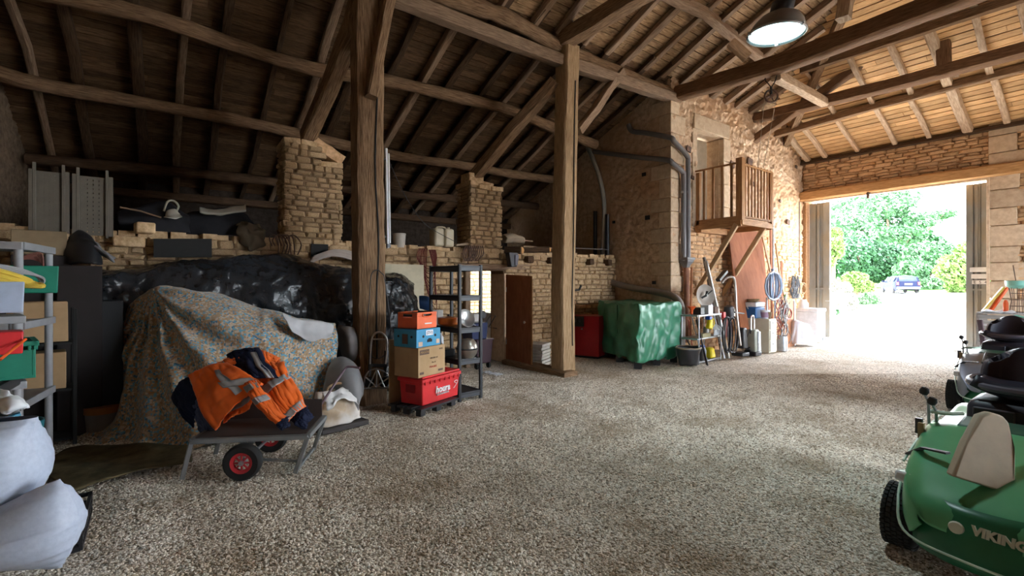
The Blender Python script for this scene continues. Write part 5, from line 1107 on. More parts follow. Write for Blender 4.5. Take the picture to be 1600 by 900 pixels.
# =================== THINGS: RIGHT ============================================================
# pedestal: red boiler and red can
c=V((8.28,7.35,0)); t=thing('boiler','red boiler cabinet with black control panel behind the green cover','boiler',c)
RB=rot(z=.0); brd=flat('boiler_red',(.42,.012,.02),.35)
A_=G(899,553);B_=G(936,556)
du=V((B_.x-A_.x,B_.y-A_.y,0)).normalized(); dv=Z3.cross(du); RB=Matrix((du,dv,Z3)).transposed(); bc=lambda u,w,z:V((A_.x,A_.y,0))+du*u+dv*(w-.42)+V((0,0,z)); WL[t]=A_; t.location=A_
part('cabinet',MB().box(bc(.36,.3,.47),(.72,.6,.86),RB),brd,t,bev=.012); part('control_panel',MB().box(bc(.20,-.02,.78),(.36,.06,.22),RB),blkr,t,bev=.006)
part('knob',MB().lathe([(0,.03),(.015,.03),(.018,0)],bc(.34,-.01,.62),frame(du,-dv),12),alu,t); part('plinth',MB().box(bc(.36,.3,.03),(.68,.56,.06),RB),blkr,t)
for k in range(3): part('gauge',MB().lathe([(0,.012),(.03,.012),(.035,0)],bc(.1+k*.1,-.05,.8),frame(du,-dv),14),dgrey,t)
c=G(903,556)-V((0.05,.0,0)); t=thing('fuel_can','red plastic fuel can in front of the boiler','canister',c); part('body',MB().box(c+V((0,0,.14)),(.24,.16,.26),RB,.9),redp,t,bev=.03); part('handle',MB().tube(smoothpath([c+du*-.07+V((0,0,.26)),c+du*-.05+V((0,0,.31)),c+du*.05+V((0,0,.31)),c+du*.07+V((0,0,.26))],8),.012,6),redp,t)
# green cover
gcm=M('green_tarp',(.055,.27,.16),(.04,.21,.125),.38,5,bump=.15,spec=.6)
gt=thing('covered_pallet','green fabric cover tied over a pallet load by the pipes','cover',G(1000,580))
top=1.22
rows=[]
cx,cy=8.05,6.05
cps=[G(940,556),G(990,580),G(1012,583),G(1061,568),G(1040,548)+V((.1,.1,0)),G(960,545)]
def inset(p,k,z): ct=V((8.0,6.35,0)); return V((lerp(ct.x,p.x,k),lerp(ct.y,p.y,k),z))
A1,A2,A3=G(936,556),G(997,578),G(1062,566); A4=A3+(A1-A2)*1.0
ring=[]
for (p,q,nn) in ((A1,A2,10),(A2,A3,10),(A3,A4,8),(A4,A1,8)):
    for i in range(nn): ring.append(V(p).lerp(V(q),i/nn))
ring.append(ring[0]); ctr=(A1+A2+A3+A4)/4
def gf(u,v,p):
    a=.008+.028*v; o=(V((p.x,p.y,0))-V((ctr.x,ctr.y,0))).normalized()
    return o*(math.sin(u*70+3*math.sin(v*4+u*9))*a)+crumple(p,4,.045)+crumple(p,9,.02)
def rg(k,z): return [V((lerp(ctr.x,p.x,k),lerp(ctr.y,p.y,k),z)) for p in ring]
part('cover',loft([rg(.02,1.2),rg(.5,1.21),rg(.93,1.2),rg(1.0,1.16),rg(1.01,.8),rg(1.0,.45),rg(.99,.2),rg(.95,.12)],150,60,lambda u,v,p: V((0,0,0)) if v<.2 else gf(u,(v-.2)/.8,p)),gcm,gt,smooth=60,solid=.006)
part('zip_seam',MB().tube([A1.lerp(A2,.5)*1+V((-.02,-.03,z)) for z in (.2,.6,1.17)],.008,5),flat('dark_green_tape',(.01,.07,.04)),gt)
m=MB()
for p in (A1,A2,A3,A4,ctr,(A1+A2)/2,(A2+A3)/2): q=V((p.x,p.y,0)).lerp(ctr,.14); m.box((q.x,q.y,.06),(.14,.14,.12),rot(z=.6))
part('pallet_foot',m,blk,gt); m=MB()
q=[V((lerp(ctr.x,p.x,.93),lerp(ctr.y,p.y,.93),.12)) for p in (A1,A2,A3,A4)]; part('pallet_deck',MB().prism(q,(0,0,.03)),oakdk,gt)
# ---- pipes on the end wall ---------------------------------------------------------------
def pipe(nm,lab,pts,r,mat,n=40,fl=None,cat='pipe',**k):
    t=thing(nm,lab,cat,V(pts[-1]) if 0 else V((pts[0][0],pts[0][1],pts[0][2])))
    part('run',MB().tube(smoothpath(pts,n) if n else pts,r,12),mat,t,smooth=60)
    for q in (fl or []): part('clip',MB().box(q,(.05,.05,.05)),steel,t)
    return t
X_=BX-.11; Y_=PY-.12
def PX(px,py): return AX(px,py,X_)
def PYp(px,py,y=None): return AY(px,py,Y_ if y is None else y)
pipe('wall_pipe','upper dark grey pipe bending round the corner down the loft wall',[PX(982,195),PX(988,205),PX(1010,208),PX(1047,215),PYp(1054,222),PYp(1073,243),PYp(1075,260),PYp(1075,330),PYp(1075,408)],.055,pipeg,60,[PYp(1074,300),PYp(1074,380)])
pipe('wall_pipe','lower dark grey pipe bending round the corner beside the upper one',[PX(928,237),PX(960,241),PX(1000,246),PX(1042,250),PYp(1052,256),PYp(1066,268),PYp(1068,280),PYp(1068,340),PYp(1068,408)],.055,pipeg,60,[PYp(1066,300)])
t=thing('pipe_hopper','grey square hopper collecting the two wall pipes','hopper',PYp(1072,412)); c=PYp(1072,413)
part('bowl',MB().lathe([(.17,.12),(.17,.06),(.1,-.02),(.07,-.08)],c,rot(z=PI/4),4),pipeg,t,smooth=0,bev=.01); part('rim',MB().box(c+V((0,0,.12)),(.3,.27,.06)),pipeg,t,bev=.01)
pipe('down_pipe','rusty brown downpipe below the grey hopper',[PYp(1072,418),PYp(1073,460),PYp(1072,535)],.06,M('brown_pipe',(.33,.14,.08),(.2,.08,.05),.7,6,bump=.2),3)
pipe('thin_pipe','thin orange-brown pipe beside the rusty downpipe',[PYp(1081,418),PYp(1080,460),PYp(1079,530)],.025,M('orange_pipe',(.5,.22,.1)),3)
pipe('waste_pipe','thick grey pipe curving down behind the green cover',[PX(950,440),PX(985,449),PX(1020,455),AX(1045,461,X_-.05),AX(1058,468,X_-.15),AX(1064,480,X_-.2),AX(1065,500,X_-.2),AX(1065,545,X_-.2)],.075,flat('mid_grey_pipe',(.27,.24,.22),.5),50)
pipe('flexible_hose','pale flexible hose curving down the dark corner wall',[PX(918,230),PX(925,245),PX(936,275),PX(943,310),PX(944,350),PX(941,400),PX(940,440),PX(937,478),PX(936,500)],.055,flat('pale_hose',(.36,.34,.30),.5),50)
pipe('steel_duct','dark upright duct beside the pale flexible hose',[PX(949,335),PX(949,400),PX(947,500)],.05,dgrey,3)
pipe('steel_duct','dark upright duct left of the pale flexible hose',[PX(930,330),PX(930,400),PX(928,500)],.05,dgrey,3)
single('conduit','thin pale cable strung across the corner at wall height','cable',MB().tube(smoothpath([AY(862,386,7.7),AY(905,388,7.7),PX(952,390)],8),.01,6),pipeg)
single('shelf_bracket','black iron bracket fixed low on the dark corner wall','bracket',MB().beam([AY(893,454,7.7),AY(905,453,7.7),AY(908,446,7.7)],.04,.04,3,0),blkr)
# ---- balcony -----------------------------------------------------------------------------
bx0,bx1,by0,by1,bz=9.82,11.15,5.2,PY-.05,2.89
bc_=thing('balcony','small brown wooden landing with slatted rail under the loft door','balcony',(10.4,PY,bz))
for i in range(8): part('deck_board',MB().box((lerp(bx0,bx1,(i+.5)/8),(by0+by1)/2,bz+.06),((bx1-bx0)/8-.006,by1-by0,.03)),balm,bc_)
part('deck_beam',MB().box((bx0,(by0+by1)/2,bz+.03),(.05,by1-by0,.22)),balm,bc_,bev=.004)
part('deck_beam',MB().box(((bx0+bx1)/2,by0,bz-.0),(bx1-bx0,.05,.1)),balm,bc_,bev=.004)
part('deck_beam',MB().box((bx1,(by0+by1)/2,bz),(.05,by1-by0,.14)),balm,bc_,bev=.004)
part('corner_post',MB().box((bx0+.02,by0+.03,bz+.70),(.13,.14,1.32)),balm,bc_,bev=.008)
part('corner_post',MB().box((bx0+.02,by1-.06,bz+.62),(.09,.09,1.2)),balm,bc_,bev=.006)
part('corner_post',MB().box((bx1,by0+.02,bz+.62),(.08,.08,1.2)),balm,bc_,bev=.006)
part('top_rail',MB().box((bx0,(by0+by1)/2,bz+1.26),(.045,by1-by0,.035)),balm,bc_); part('top_rail',MB().box(((bx0+bx1)/2,by0,bz+1.22),(bx1-bx0,.045,.035)),balm,bc_)
part('bottom_rail',MB().box(((bx0+bx1)/2,by0+.01,bz+.12),(bx1-bx0,.05,.04)),balm,bc_)
for k in range(4): part('baluster',MB().box((bx0,lerp(by0,by1,(k+1)/5),bz+.68),(.028,.05,1.2)),balm,bc_,bev=.003)
for k in range(9): part('baluster',MB().box((lerp(bx0+.1,bx1,(k+.5)/9),by0,bz+.68),(.04,.03,1.16)),balm,bc_,bev=.003)
m=MB(); 
for (x,) in ((bx0+.0,),(bx1-.15,)): part('brace',MB().beam([(x,by0+.1,bz-.03),(x-.0,PY-.03,bz-1.55)],.08,.1,4,.003),M('tan_brace',(.55,.36,.2),(.4,.25,.13),.7,5,(8,1,1),.2,coord='UV'),bc_)
part('under_beam',MB().box(((bx0+bx1)/2,PY-.12,bz-.06),(bx1-bx0,.14,.14)),balm,bc_)
# plywood sheets leaning under the balcony
t=single('plywood_sheet','large red-brown plywood sheet leaning under the landing','board',MB().prism([AY(1138,361,6.1),AY(1190,362,6.1),AY(1206,520,5.75),AY(1158,520,5.75)],(0,.03,0)),plym)
single('timber_board','upright brown board right of the plywood sheet','board',MB().beam([AY(1204,345,6.0),AY(1207,540,5.9)],.09,.03,4,.004),plym)
single('timber_board','narrow pale board leaning on the plywood sheet','board',MB().beam([AY(1190,362,5.95),AY(1204,425,5.85)],.08,.03,4,.004),balm)
single('timber_board','pale plank leaning right of the coiled hose','board',MB().beam([AY(1212,380,6.0),AY(1220,440,6.0),AY(1240,520,5.7)],.07,.03,4,.004),balm)
single('timber_board','short upright brown board behind the blue hose coil','board',MB().beam([AY(1221,408,6.1),AY(1222,500,6.0)],.1,.03,4,.004),plym)
# hanging hose coil
hz=flat('pale_blue_hose',(.38,.50,.68),.4); rr=random.Random(2)
t=thing('hose_coil','coil of pale blue hose hanging from a hook beside the plywood','hose',AY(1207,424,5.45))
for k in range(14):
    w=15-2.6*(k%6); c_=1206+rr.uniform(-1,3); pts=[AY(c_+w*math.sin(a_)*(1 if k%2 else .85)+1,447-22*math.cos(a_)+rr.uniform(-.6,.6),5.45-.02*k) for a_ in [2*PI*i/12 for i in range(12)]]
    part('loop',MB().tube(pts,.016,6,close=True),hz if k%3 else flat('grey_blue_hose',(.3,.38,.52),.4),t)
part('binding',MB().cyl(AY(1207,420,5.42),AY(1208,430,5.42),.035),hz,t); part('hose_end',MB().cyl(AY(1198,465,5.4),AY(1199,492,5.4),.02),white,t); part('hose_end',MB().cyl(AY(1211,467,5.4),AY(1211,505,5.4),.018),hz,t)
part('hook_pole',MB().cyl(AY(1208,345,5.5),AY(1208,424,5.45),.02),white,t)
# ---- cabinet and the things on it -----------------------------------------------------------
A2_=G(1202,552); cY=min(1.35,AX(1158,540,A2_.x).y-A2_.y); cX=AY(1213,545,A2_.y).x-A2_.x
ca=thing('metal_cabinet','ivory metal cabinet with drawers against the plywood','cabinet',A2_)
cabm=M('ivory_metal',(.66,.63,.52),(.58,.54,.42),.6,5)
dx=V((1,0,0)); dy_=V((0,1,0))
RC=Matrix((dx,dy_,Z3)).transposed(); q=lambda u,w,z:V((A2_.x,A2_.y,0))+dx*u+dy_*w+V((0,0,z)); hc=.78
part('body',MB().box(q(cX/2,cY/2,hc/2),(cX,cY,hc),RC),cabm,ca,bev=.01)
# drawers/door on +X... the face lit on the right
for k,(z0,z1) in enumerate(((.04,.28),(.3,.52),(.54,.74))): 
    dr=part('drawer',MB().box(q(cX/2,-.008,(z0+z1)/2),(cX-.04,.02,z1-z0),RC),cabm,ca,bev=.004); part('handle',MB().beam([q(cX*.35,-.03,(z0+z1)/2+.05),q(cX*.65,-.03,(z0+z1)/2+.05)],.02,.02,2,0),steel,dr)
c=q(.2,cY*.72,hc+.0); t=thing('cool_box','blue cool box with white lid on the ivory cabinet','cool box',c); part('body',MB().box(c+V((0,0,.13)),(.42,.34,.26),RC,1.05),flat('cool_box_blue',(.02,.13,.36),.4),t,bev=.02); part('lid',MB().box(c+V((0,0,.32)),(.42,.36,.11),RC,1.04),white,t,bev=.02); part('handle',MB().tube(smoothpath([c-dx*.2+V((0,0,.2)),c-dx*.24+V((0,0,.3)),c+V((0,-.2,.3)),c+dx*.24+V((0,0,.3)),c+dx*.2+V((0,0,.2))],12),.01,6),white,t)
single('basket','round straw basket on top of the cool box','basket',MB().lathe([(.1,0),(.14,.07),(.15,.07),(.11,.01)],c+V((0,0,.38)),None,20),M('straw',(.55,.42,.25),(.35,.25,.14),.9,20,bump=.5))
single('dark_tray','black tray squeezed between cool box lid and basket','tray',MB().box(c+V((.04,0,.377)),(.3,.24,.015),RC),blk)
c=q(.15,.16,hc); t=thing('plastic_tub','white tub with purple band on the ivory cabinet','tub',c); part('body',MB().lathe([(.085,0),(.105,.19),(.11,.2),(.0,.2)],c,None,22),white,t); part('label_band',MB().lathe([(.092,.03),(.104,.15)],c,None,22),flat('mauve_label',(.45,.3,.42),.6),t)
single('dark_basket','brown wicker basket beside the white tub','basket',MB().lathe([(.08,0),(.1,.16),(.11,.16),(.085,.01)],q(cX-.16,.14,hc),None,18),M('wicker',(.22,.15,.09),(.12,.08,.05),.9,25,bump=.6))
# ---- pressure washer -----------------------------------------------------------------------
c=G(1176,556); t=thing('pressure_washer','upright pale and grey pressure washer in front of the cabinet','pressure washer',c)
pw=flat('pale_green_grey',(.50,.52,.45),.45)
part('body',MB().box(c+V((0,0,.34)),(.2,.24,.5),RC,.85),pw,t,bev=.03); part('front_panel',MB().box(c+V((.03,-.1,.33)),(.13,.1,.44),RC,.8),flat('silver_plastic',(.55,.58,.62),.3),t,bev=.02)
part('handle',MB().tube(smoothpath([c+V((-.08,0,.58)),c+V((-.08,0,.8)),c+V((-.04,0,.88)),c+V((.03,0,.88)),c+V((.06,0,.8)),c+V((.06,0,.58))],20),.018,8),alu,t)
part('base',MB().box(c+V((0,0,.06)),(.26,.28,.1),RC),blk,t,bev=.02)
for s in (-1,1): part('wheel',MB().lathe([(0,-.02),(.07,-.02),(.08,0),(.07,.02),(0,.02)],c+dx*(.13*s)+V((.02,.05,.08)),frame((0,0,1),dx),16),blkr,t)
part('hose',MB().tube(smoothpath([c+V((-.1,0,.5)),c+V((-.2,-.05,.6)),c+V((-.25,0,.4)),c+V((-.2,.05,.15)),c+V((-.12,0,.2))],20),.014,6),blk,t)
# ---- hanging chains, hoses and boards right of the cabinet ------------------------------------
rr=random.Random(11)
cols=[flat('chain_steel',(.2,.2,.21),.4,.6),flat('grey_strap',(.3,.28,.27),.7),flat('rust_red_strap',(.35,.1,.07),.7),flat('white_strap',(.7,.7,.68),.6)]
bo=thing('tool_board','brown board hung with chains, straps and tools by the cabinet','tool board',G(1230,548))
part('board',MB().prism([AY(1222,470,5.75),AY(1240,470,5.75),AY(1242,548,5.55),AY(1224,550,5.55)],(0,.03,0)),M('orange_board',(.45,.2,.1)),bo)
for k in range(26):
    x0=1214+rr.uniform(0,20); y0=rr.uniform(456,480); l=rr.uniform(25,70); d_=5.4-rr.random()*.08
    m=MB(); pts=[AY(x0+rr.uniform(-2,2)+2.5*math.sin(i*1.7+k),y0+l*i/7,d_) for i in range(8)]
    m.tube(smoothpath(pts,18),rr.uniform(.008,.016),5); part('chain',m,cols[k%4],bo)
part('coil_pot',MB().lathe([(.11,0),(.12,.2),(.1,.35),(.11,.36),(.08,.3)],G(1222,548),None,18),steel,bo)
part('ring_handle',MB().tube([AY(1231+6*math.sin(a_),490+9*math.cos(a_),5.35) for a_ in [2*PI*i/12 for i in range(12)]],.014,6,close=True),flat('red_ring',(.4,.06,.05)),bo)
part('green_glove',MB().box(AY(1227,464,5.4),(.08,.05,.12),rot(y=.4)),flat('lime_glove',(.3,.62,.08)),bo,bev=.02)
single('white_batten','upright white batten at the right end of the tool board','batten',MB().beam([AY(1241,470,5.6),AY(1241,548,5.6)],.04,.04,3,0),white)
rr=random.Random(21); m=MB()
for k in range(16):
    x0=1238+rr.uniform(0,10); m.tube(smoothpath([AY(x0,430+rr.uniform(0,6),6.2),AY(x0+rr.uniform(-4,4),445,6.18),AY(x0+rr.uniform(-4,4),455,6.18),AY(x0+rr.uniform(-3,3),466,6.18)],10),.016,5)
single('cable_bunch','bunch of dark cables hanging on the wall before the gate','cable',m,dgrey)
single('wire_coil','thin pale wire coil hanging right of the dark cables','wire',MB().tube([AY(1254+5*math.cos(a_),452+8*math.sin(a_),6.2) for a_ in [2*PI*i/14 for i in range(14)]],.009,5,close=True).tube([AY(1256+4*math.cos(a_),450+8*math.sin(a_),6.18) for a_ in [2*PI*i/14 for i in range(14)]],.009,5,close=True),M('brass_wire',(.45,.33,.2)))
single('wall_wire','thin dark conduit running down the loft wall corner','cable',MB().tube([AY(1249,315,6.2),AY(1249,430,6.2)],.012,5),dgrey)
# chest freezer and sheet
fz0=G(1262,533)
A2_=G(1277,536); Wf=AX(1243,530,A2_.x).y-A2_.y; Lf=AY(1290,530,A2_.y).x-A2_.x
hf=.93; dx=V((1,0,0)); dyv=V((0,1,0))
RF=Matrix((dx,dyv,Z3)).transposed(); q=lambda u,w,z:V((A2_.x,A2_.y,0))+dx*u+dyv*w+V((0,0,z)); print('freezer',Lf,Wf,'cab',cX,cY)
t=thing('chest_freezer','white chest freezer just inside the gate by the left leaf','freezer',q(.5,.3,0)); part('body',MB().box(q(Lf/2,Wf/2,hf*.45),(Lf,Wf,hf*.88),RF),white,t,bev=.02); part('lid',MB().box(q(Lf/2,Wf/2,hf*.94),(Lf+.03,Wf+.03,.09),RF),white,t,bev=.02); part('vent_grille',MB().box(q(Lf*.8,-.005,.08),(.2,.01,.08),RF),dgrey,t)
c=q(.2,Wf*.8,hf*.985); single('white_canister','small round white canister on the freezer','canister',MB().lathe([(.13,0),(.13,.14),(.08,.2),(.08,.24),(0,.24)],c,None,18),white)
ctr2=G(1259,541)
def shf(u,v):
    an=u*2*PI; cx_=math.copysign(abs(math.cos(an))**.7,math.cos(an)); sy_=math.copysign(abs(math.sin(an))**.7,math.sin(an)); k=(.06+.94*v**.6)*(1+.08*math.sin(an*3+1)*v+.05*math.sin(an*11)*v**2)
    z=.58*(1-max(0,v-.3)**1.2*1.45)*(1-.25*cx_*k)+.015
    return V((ctr2.x,ctr2.y,max(.015,z)))+V((FY,-FX,0))*(cx_*.36*k)+V((FX,FY,0))*(.22+sy_*.24*k)+crumple(V((an,v,0)),2,.03)
single('white_dust_sheet','white sheet draped over a low object before the freezer','sheet',MB().grid(shf,60,22),flat('white_cloth',(.78,.76,.80),.85),solid=.006,smooth=80)
# ---- step ladder, shelf and tools --------------------------------------------------------------
ld=thing('step_ladder','grey aluminium step ladder leaning open by the tools','ladder',G(1128,562))
part('rail',MB().beam([AY(1103,408,5.9),AY(1138,560,5.4)],.05,.07,3,0),flat('grey_ladder',(.50,.49,.47),.4,.4),ld); part('rail',MB().beam([AY(1100,402,6.2),AY(1129,556,5.85)],.05,.06,3,0),M('dark_ladder_rail',(.15,.14,.13)),ld)
for k in range(5): p=AY(1103,408,5.9).lerp(AY(1138,560,5.4),.15+k*.18); q_=AY(1100,402,6.2).lerp(AY(1129,556,5.85),.15+k*.18); part('step',MB().beam([p,q_],.08,.03,1,0),steel,ld)
part('rail',MB().beam([AY(1110,470,5.7),AY(1132,560,5.55)],.04,.03,2,0),white,ld)
ts=thing('tool_shelf','low grey shelf holding cleaning gear between pipes and ladder','shelf',G(1110,566))
B0=G(1092,570);B1=G(1126,562); su=(B1-B0).normalized(); sv=Z3.cross(su); RS=Matrix((su,sv,Z3)).transposed(); ws_=(B1-B0).length
tq=lambda u,w,z:V((B0.x,B0.y,0))+su*(u*ws_)+sv*w+V((0,0,z))
lv=(.04,.50,.96)
for z in lv: part('shelf_board',MB().box(tq(.5,.18,z),(ws_+.1,.36,.03),RS),steel,ts,bev=.004)
for u in (0,1):
    for w in (0,.36): part('post',MB().cyl(tq(u,w,0),tq(u,w,.98),.012,n=8),steel,ts)
def bottle(lab,c,r,h,mat,capm,nm='spray_bottle'):
    t=thing(nm,lab,'bottle',c); part('body',MB().lathe([(r,0),(r,h*.6),(r*.5,h*.8),(r*.35,h*.85),(r*.35,h*.9),(0,h*.9)],c,None,16),mat,t); part('cap',MB().cyl(c+V((0,0,h*.88)),c+V((0,0,h)),r*.4),capm,t); return t
yp=flat('yellow_plastic',(.85,.68,.02),.4); bp2=flat('blue_plastic',(.02,.08,.4),.4)
c=tq(.52,.02,.75); t=thing('yellow_canister','bright yellow canister with blue cap hung on the tool shelf','canister',c); part('body',MB().box(c+V((0,0,.02)),(.15,.10,.2),RS@rot(y=.25),.8),yp,t,bev=.025); part('cap',MB().box(c+V((-.03,0,.15)),(.12,.1,.07),RS),bp2,t,bev=.015); part('handle',MB().tube(smoothpath([c+V((.05,-.02,.1)),c+V((.1,-.03,.12)),c+V((.12,-.03,.02)),c+V((.08,-.02,-.04))],10),.012,6),yp,t)
c=tq(.5,.08,.515); single('grey_jar','clear grey jar below the yellow canister','jar',MB().lathe([(.06,0),(.06,.16),(.05,.2),(.0,.2)],c,None,16),flat('grey_jar_glass',(.3,.28,.26),.2))
single('crumpled_bag','crumpled silver plastic bag on the tool shelf','bag',loft([[tq(.68,.02,.53),tq(.85,-.02,.53),tq(1.02,.05,.53)],[tq(.66,0,.66),tq(.85,-.06,.68),tq(1.04,0,.64)],[tq(.7,.12,.74),tq(.85,.1,.76),tq(1.05,.1,.70)],[tq(.7,.26,.54),tq(.85,.26,.54),tq(1.02,.26,.54)]],16,16,lambda u,v,p:crumple(p,14,.04)),flat('silver_bag',(.5,.54,.58),.35),solid=.004)
single('wooden_block_box','shallow wooden box on the middle tool shelf','box',MB().box(tq(.35,.05,.555),(.34,.1,.08),RS),M('old_box_wood',(.3,.27,.15)))
for i,(u,mt,lb) in enumerate(((.25,dgrey,'dark jug with blue lid on the lowest tool shelf'),)): 
    c=tq(u,.05,.055); t=thing('jug',lb,'jug',c); part('body',MB().lathe([(.07,0),(.08,.2),(.05,.27),(0,.27)],c,None,18),flat('smoke_plastic',(.1,.1,.1),.3),t); part('lid',MB().lathe([(.055,.27),(.055,.3),(0,.3)],c,None,16),bp2,t)
single('yellow_machine','small yellow machine on the lowest tool shelf','machine',MB().box(tq(.7,.1,.17),(.22,.2,.22),RS,.7),yp,bev=.04)
for i,(u,w_) in enumerate(((.25,.11),(.62,.14),(.9,.12))):
    single('carton',['small white and black carton on the top tool shelf, left','middle white carton on the top tool shelf','small dark carton on the top tool shelf, right'][i],'carton',MB().box(tq(u,.12,.975+.07+.02*(i%2)),(w_*1.4,.16,.14+.04*(i%2)),RS),[blk,white,rust][i],bev=.004)
single('orange_funnel','orange plastic funnel on the top tool shelf','funnel',MB().lathe([(.02,0),(.03,.08),(.09,.16),(.085,.16)],tq(.1,.2,.98),None,16),oc)
# satellite dish
c=AY(1101,462,5.62); t=thing('satellite_dish','round grey dish leaning above the tool shelf','dish',c); R=frame((.75,-.2,0),(-.62,-.75,.1)); part('reflector',MB().lathe([(0,-.06),(.1,-.05),(.19,-.01),(.235,.04),(.23,.045),(.18,.0),(.1,-.04),(0,-.05)],c,R,30),flat('dish_grey',(.45,.42,.38),.4,.2),t); part('mount',MB().beam([c+R@V((-.1,-.05,.02)),c+R@V((0,0,.09)),c+R@V((.05,.08,.05))],.05,.04,3,.01),blk,t)
part('arm',MB().tube([c+R@V((.02,0,.05)),c+R@V((.16,.1,.12))],.012,6),blk,t)
# scythes, rakes and poles
poles=[(1069,522,1090,566,.012,dgrey,'black-handled rod leaning left of the tool shelf'),(1080,490,1098,566,.014,alu,'silver pole leaning left of the tool shelf'),(1085,478,1104,571,.014,rust,'rusty pole leaning on the pipes'),(1088,500,1106,572,.016,blk,'thick black pole nearest the tool shelf'),(1076,500,1084,560,.012,M('red_handle',(.4,.08,.05)),'red-tipped handle behind the black tub')]
for x0,y0,x1,y1,r_,mt,lb in poles: a=G(x1,y1); single('tool_pole',lb,'pole',MB().tube([AY(x0,y0,min(6.0,a.y+.35)),a+V((0,0,.01))],r_,8),mt)
c=G(1075,570); t=thing('black_tub','black rubber tub beside the green cover','tub',c); 
def tubf(u,v): an=u*2*PI; return c+V((math.cos(an)*(.2+.06*v),math.sin(an)*(.17+.05*v),.01+.33*v))+crumple(V((an,v,0)),1.5,.03)
part('body',MB().grid(tubf,36,10),flat('black_tub_rubber',(.035,.035,.04),.35),t,solid=.012,smooth=80); part('rim',MB().tube([tubf(i/30,1) for i in range(30)],.014,6,close=True),M('tan_rim',(.35,.28,.2)),t)
# vacuum / wheelbarrow-like frame with pipe handle
t=thing('garden_blower','grey curved tube frame with dark hoses right of the ladder','machine',G(1160,560)); part('tube_frame',MB().tube(smoothpath([AY(1128,442,5.5),AY(1136,434,5.45),AY(1146,434,5.4),AY(1149,450,5.4),AY(1151,490,5.35),AY(1157,540,5.3)],30),.025,8),flat('warm_grey_tube',(.42,.38,.34),.4,.4),t)
part('brush_head',MB().beam([AY(1122,438,5.5),AY(1134,424,5.5)],.1,.07,3,.004),dgrey,t)
rr=random.Random(8)
for k in range(6):
    cx_=1140+rr.uniform(-6,7); part('hose_loop',MB().tube([AY(cx_+8*math.cos(a_)*(1-.08*k),523+28*math.sin(a_),5.4-.02*k) for a_ in [2*PI*i/16 for i in range(16)]],.014,6,close=True),blk,t)
part('motor',MB().box(AY(1159,528,5.4),(.2,.2,.45),RC,.8),dgrey,t,bev=.03); part('motor_base',MB().box(AY(1157,553,5.35),(.3,.25,.08),RC),blk,t,bev=.02)
part('grip',MB().beam([AY(1148,488,5.35),AY(1162,490,5.35)],.03,.03,2,0),blk,t)
c=G(1140,556); c=AY(1139,495,5.7)
t=thing('canister_lamp','dark round canister lamp with white label behind the hoses','canister',c); part('body',MB().lathe([(.11,-.05),(.12,.05),(.1,.22),(.04,.26),(0,.26)],c,None,18),dgrey,t); part('label',MB().box(c+V((.05,-.11,.1)),(.07,.01,.16)),flat('cream_label',(.7,.65,.5)),t)
single('tool_box','dark red tool box standing behind the hose loops','box',MB().box(AY(1130,512,5.75),(.3,.25,.4),RC),M('dark_red_paint',(.2,.05,.04)),bev=.01)
single('red_tag','small bright red container behind the ladder','container',MB().box(AY(1129,492,5.6),(.1,.1,.13)),redp,bev=.01)
# ---- ceiling lamp ----------------------------------------------------------------------------------
c=P(1213,52,4.5); t=thing('pendant_lamp','lit industrial dome lamp hanging below the dark tie beam','lamp',c)
R=rot(x=.0,y=0)
ax_=(V((0,0,-1))+ (V((FY,-FX,0))*-.30)+V((FX,FY,0))*-.16).normalized(); R=frame((1,0,0),-ax_)
enam=flat('grey_enamel',(.22,.21,.19),.4,.3)
part('shade',MB().lathe([(.245,-.02),(.25,0),(.235,.04),(.215,.10),(.17,.17),(.12,.20),(.10,.21),(.1,.22),(0,.22)],c,R,36,False),enam,t)
part('inner_reflector',MB().lathe([(.235,0),(.225,.04),(.2,.09),(.15,.15),(.1,.17),(0,.18)],c,R,36,False),flat('white_reflector',(.75,.85,.85),.3),t)
part('rim',MB().lathe([(.244,-.024),(.256,-.012),(.25,.006),(.24,-.01)],c,R,36,False),steel,t)
bulb=M('lamp_glass',(.62,.95,1.0),emit=2); part('glass',MB().lathe([(0,.005),(.236,.008),(.236,.004),(0,.0)],c,R,36),bulb,t)
for k in range(3): an=k*2.1+.4; part('clip',MB().box(c+R@V((.245*math.cos(an),.245*math.sin(an),-.01)),(.03,.03,.025)),steel,t)
part('gear_box',MB().lathe([(.09,.21),(.1,.24),(.1,.34),(.06,.38),(0,.38)],c,R,20),blk,t)
part('suspension_hook',MB().tube([c+R@V((0,0,.36)),c+R@V((0,0,.36))+V((0,0,.9)),V((c.x,c.y,5.85))],.01,6),blk,t)
l=bpy.data.lights.new('lamp_light','SPOT'); l.energy=60; l.spot_size=2.6; l.spot_blend=.6; l.color=(.75,.95,1); l.shadow_soft_size=.15; lo_=bpy.data.objects.new('lamp_light',l); C.objects.link(lo_); lo_.parent=t; lo_.location=R@V((0,0,-.03)); lo_.rotation_euler=(R@V((0,0,-1))).to_track_quat('-Z','Y').to_euler()
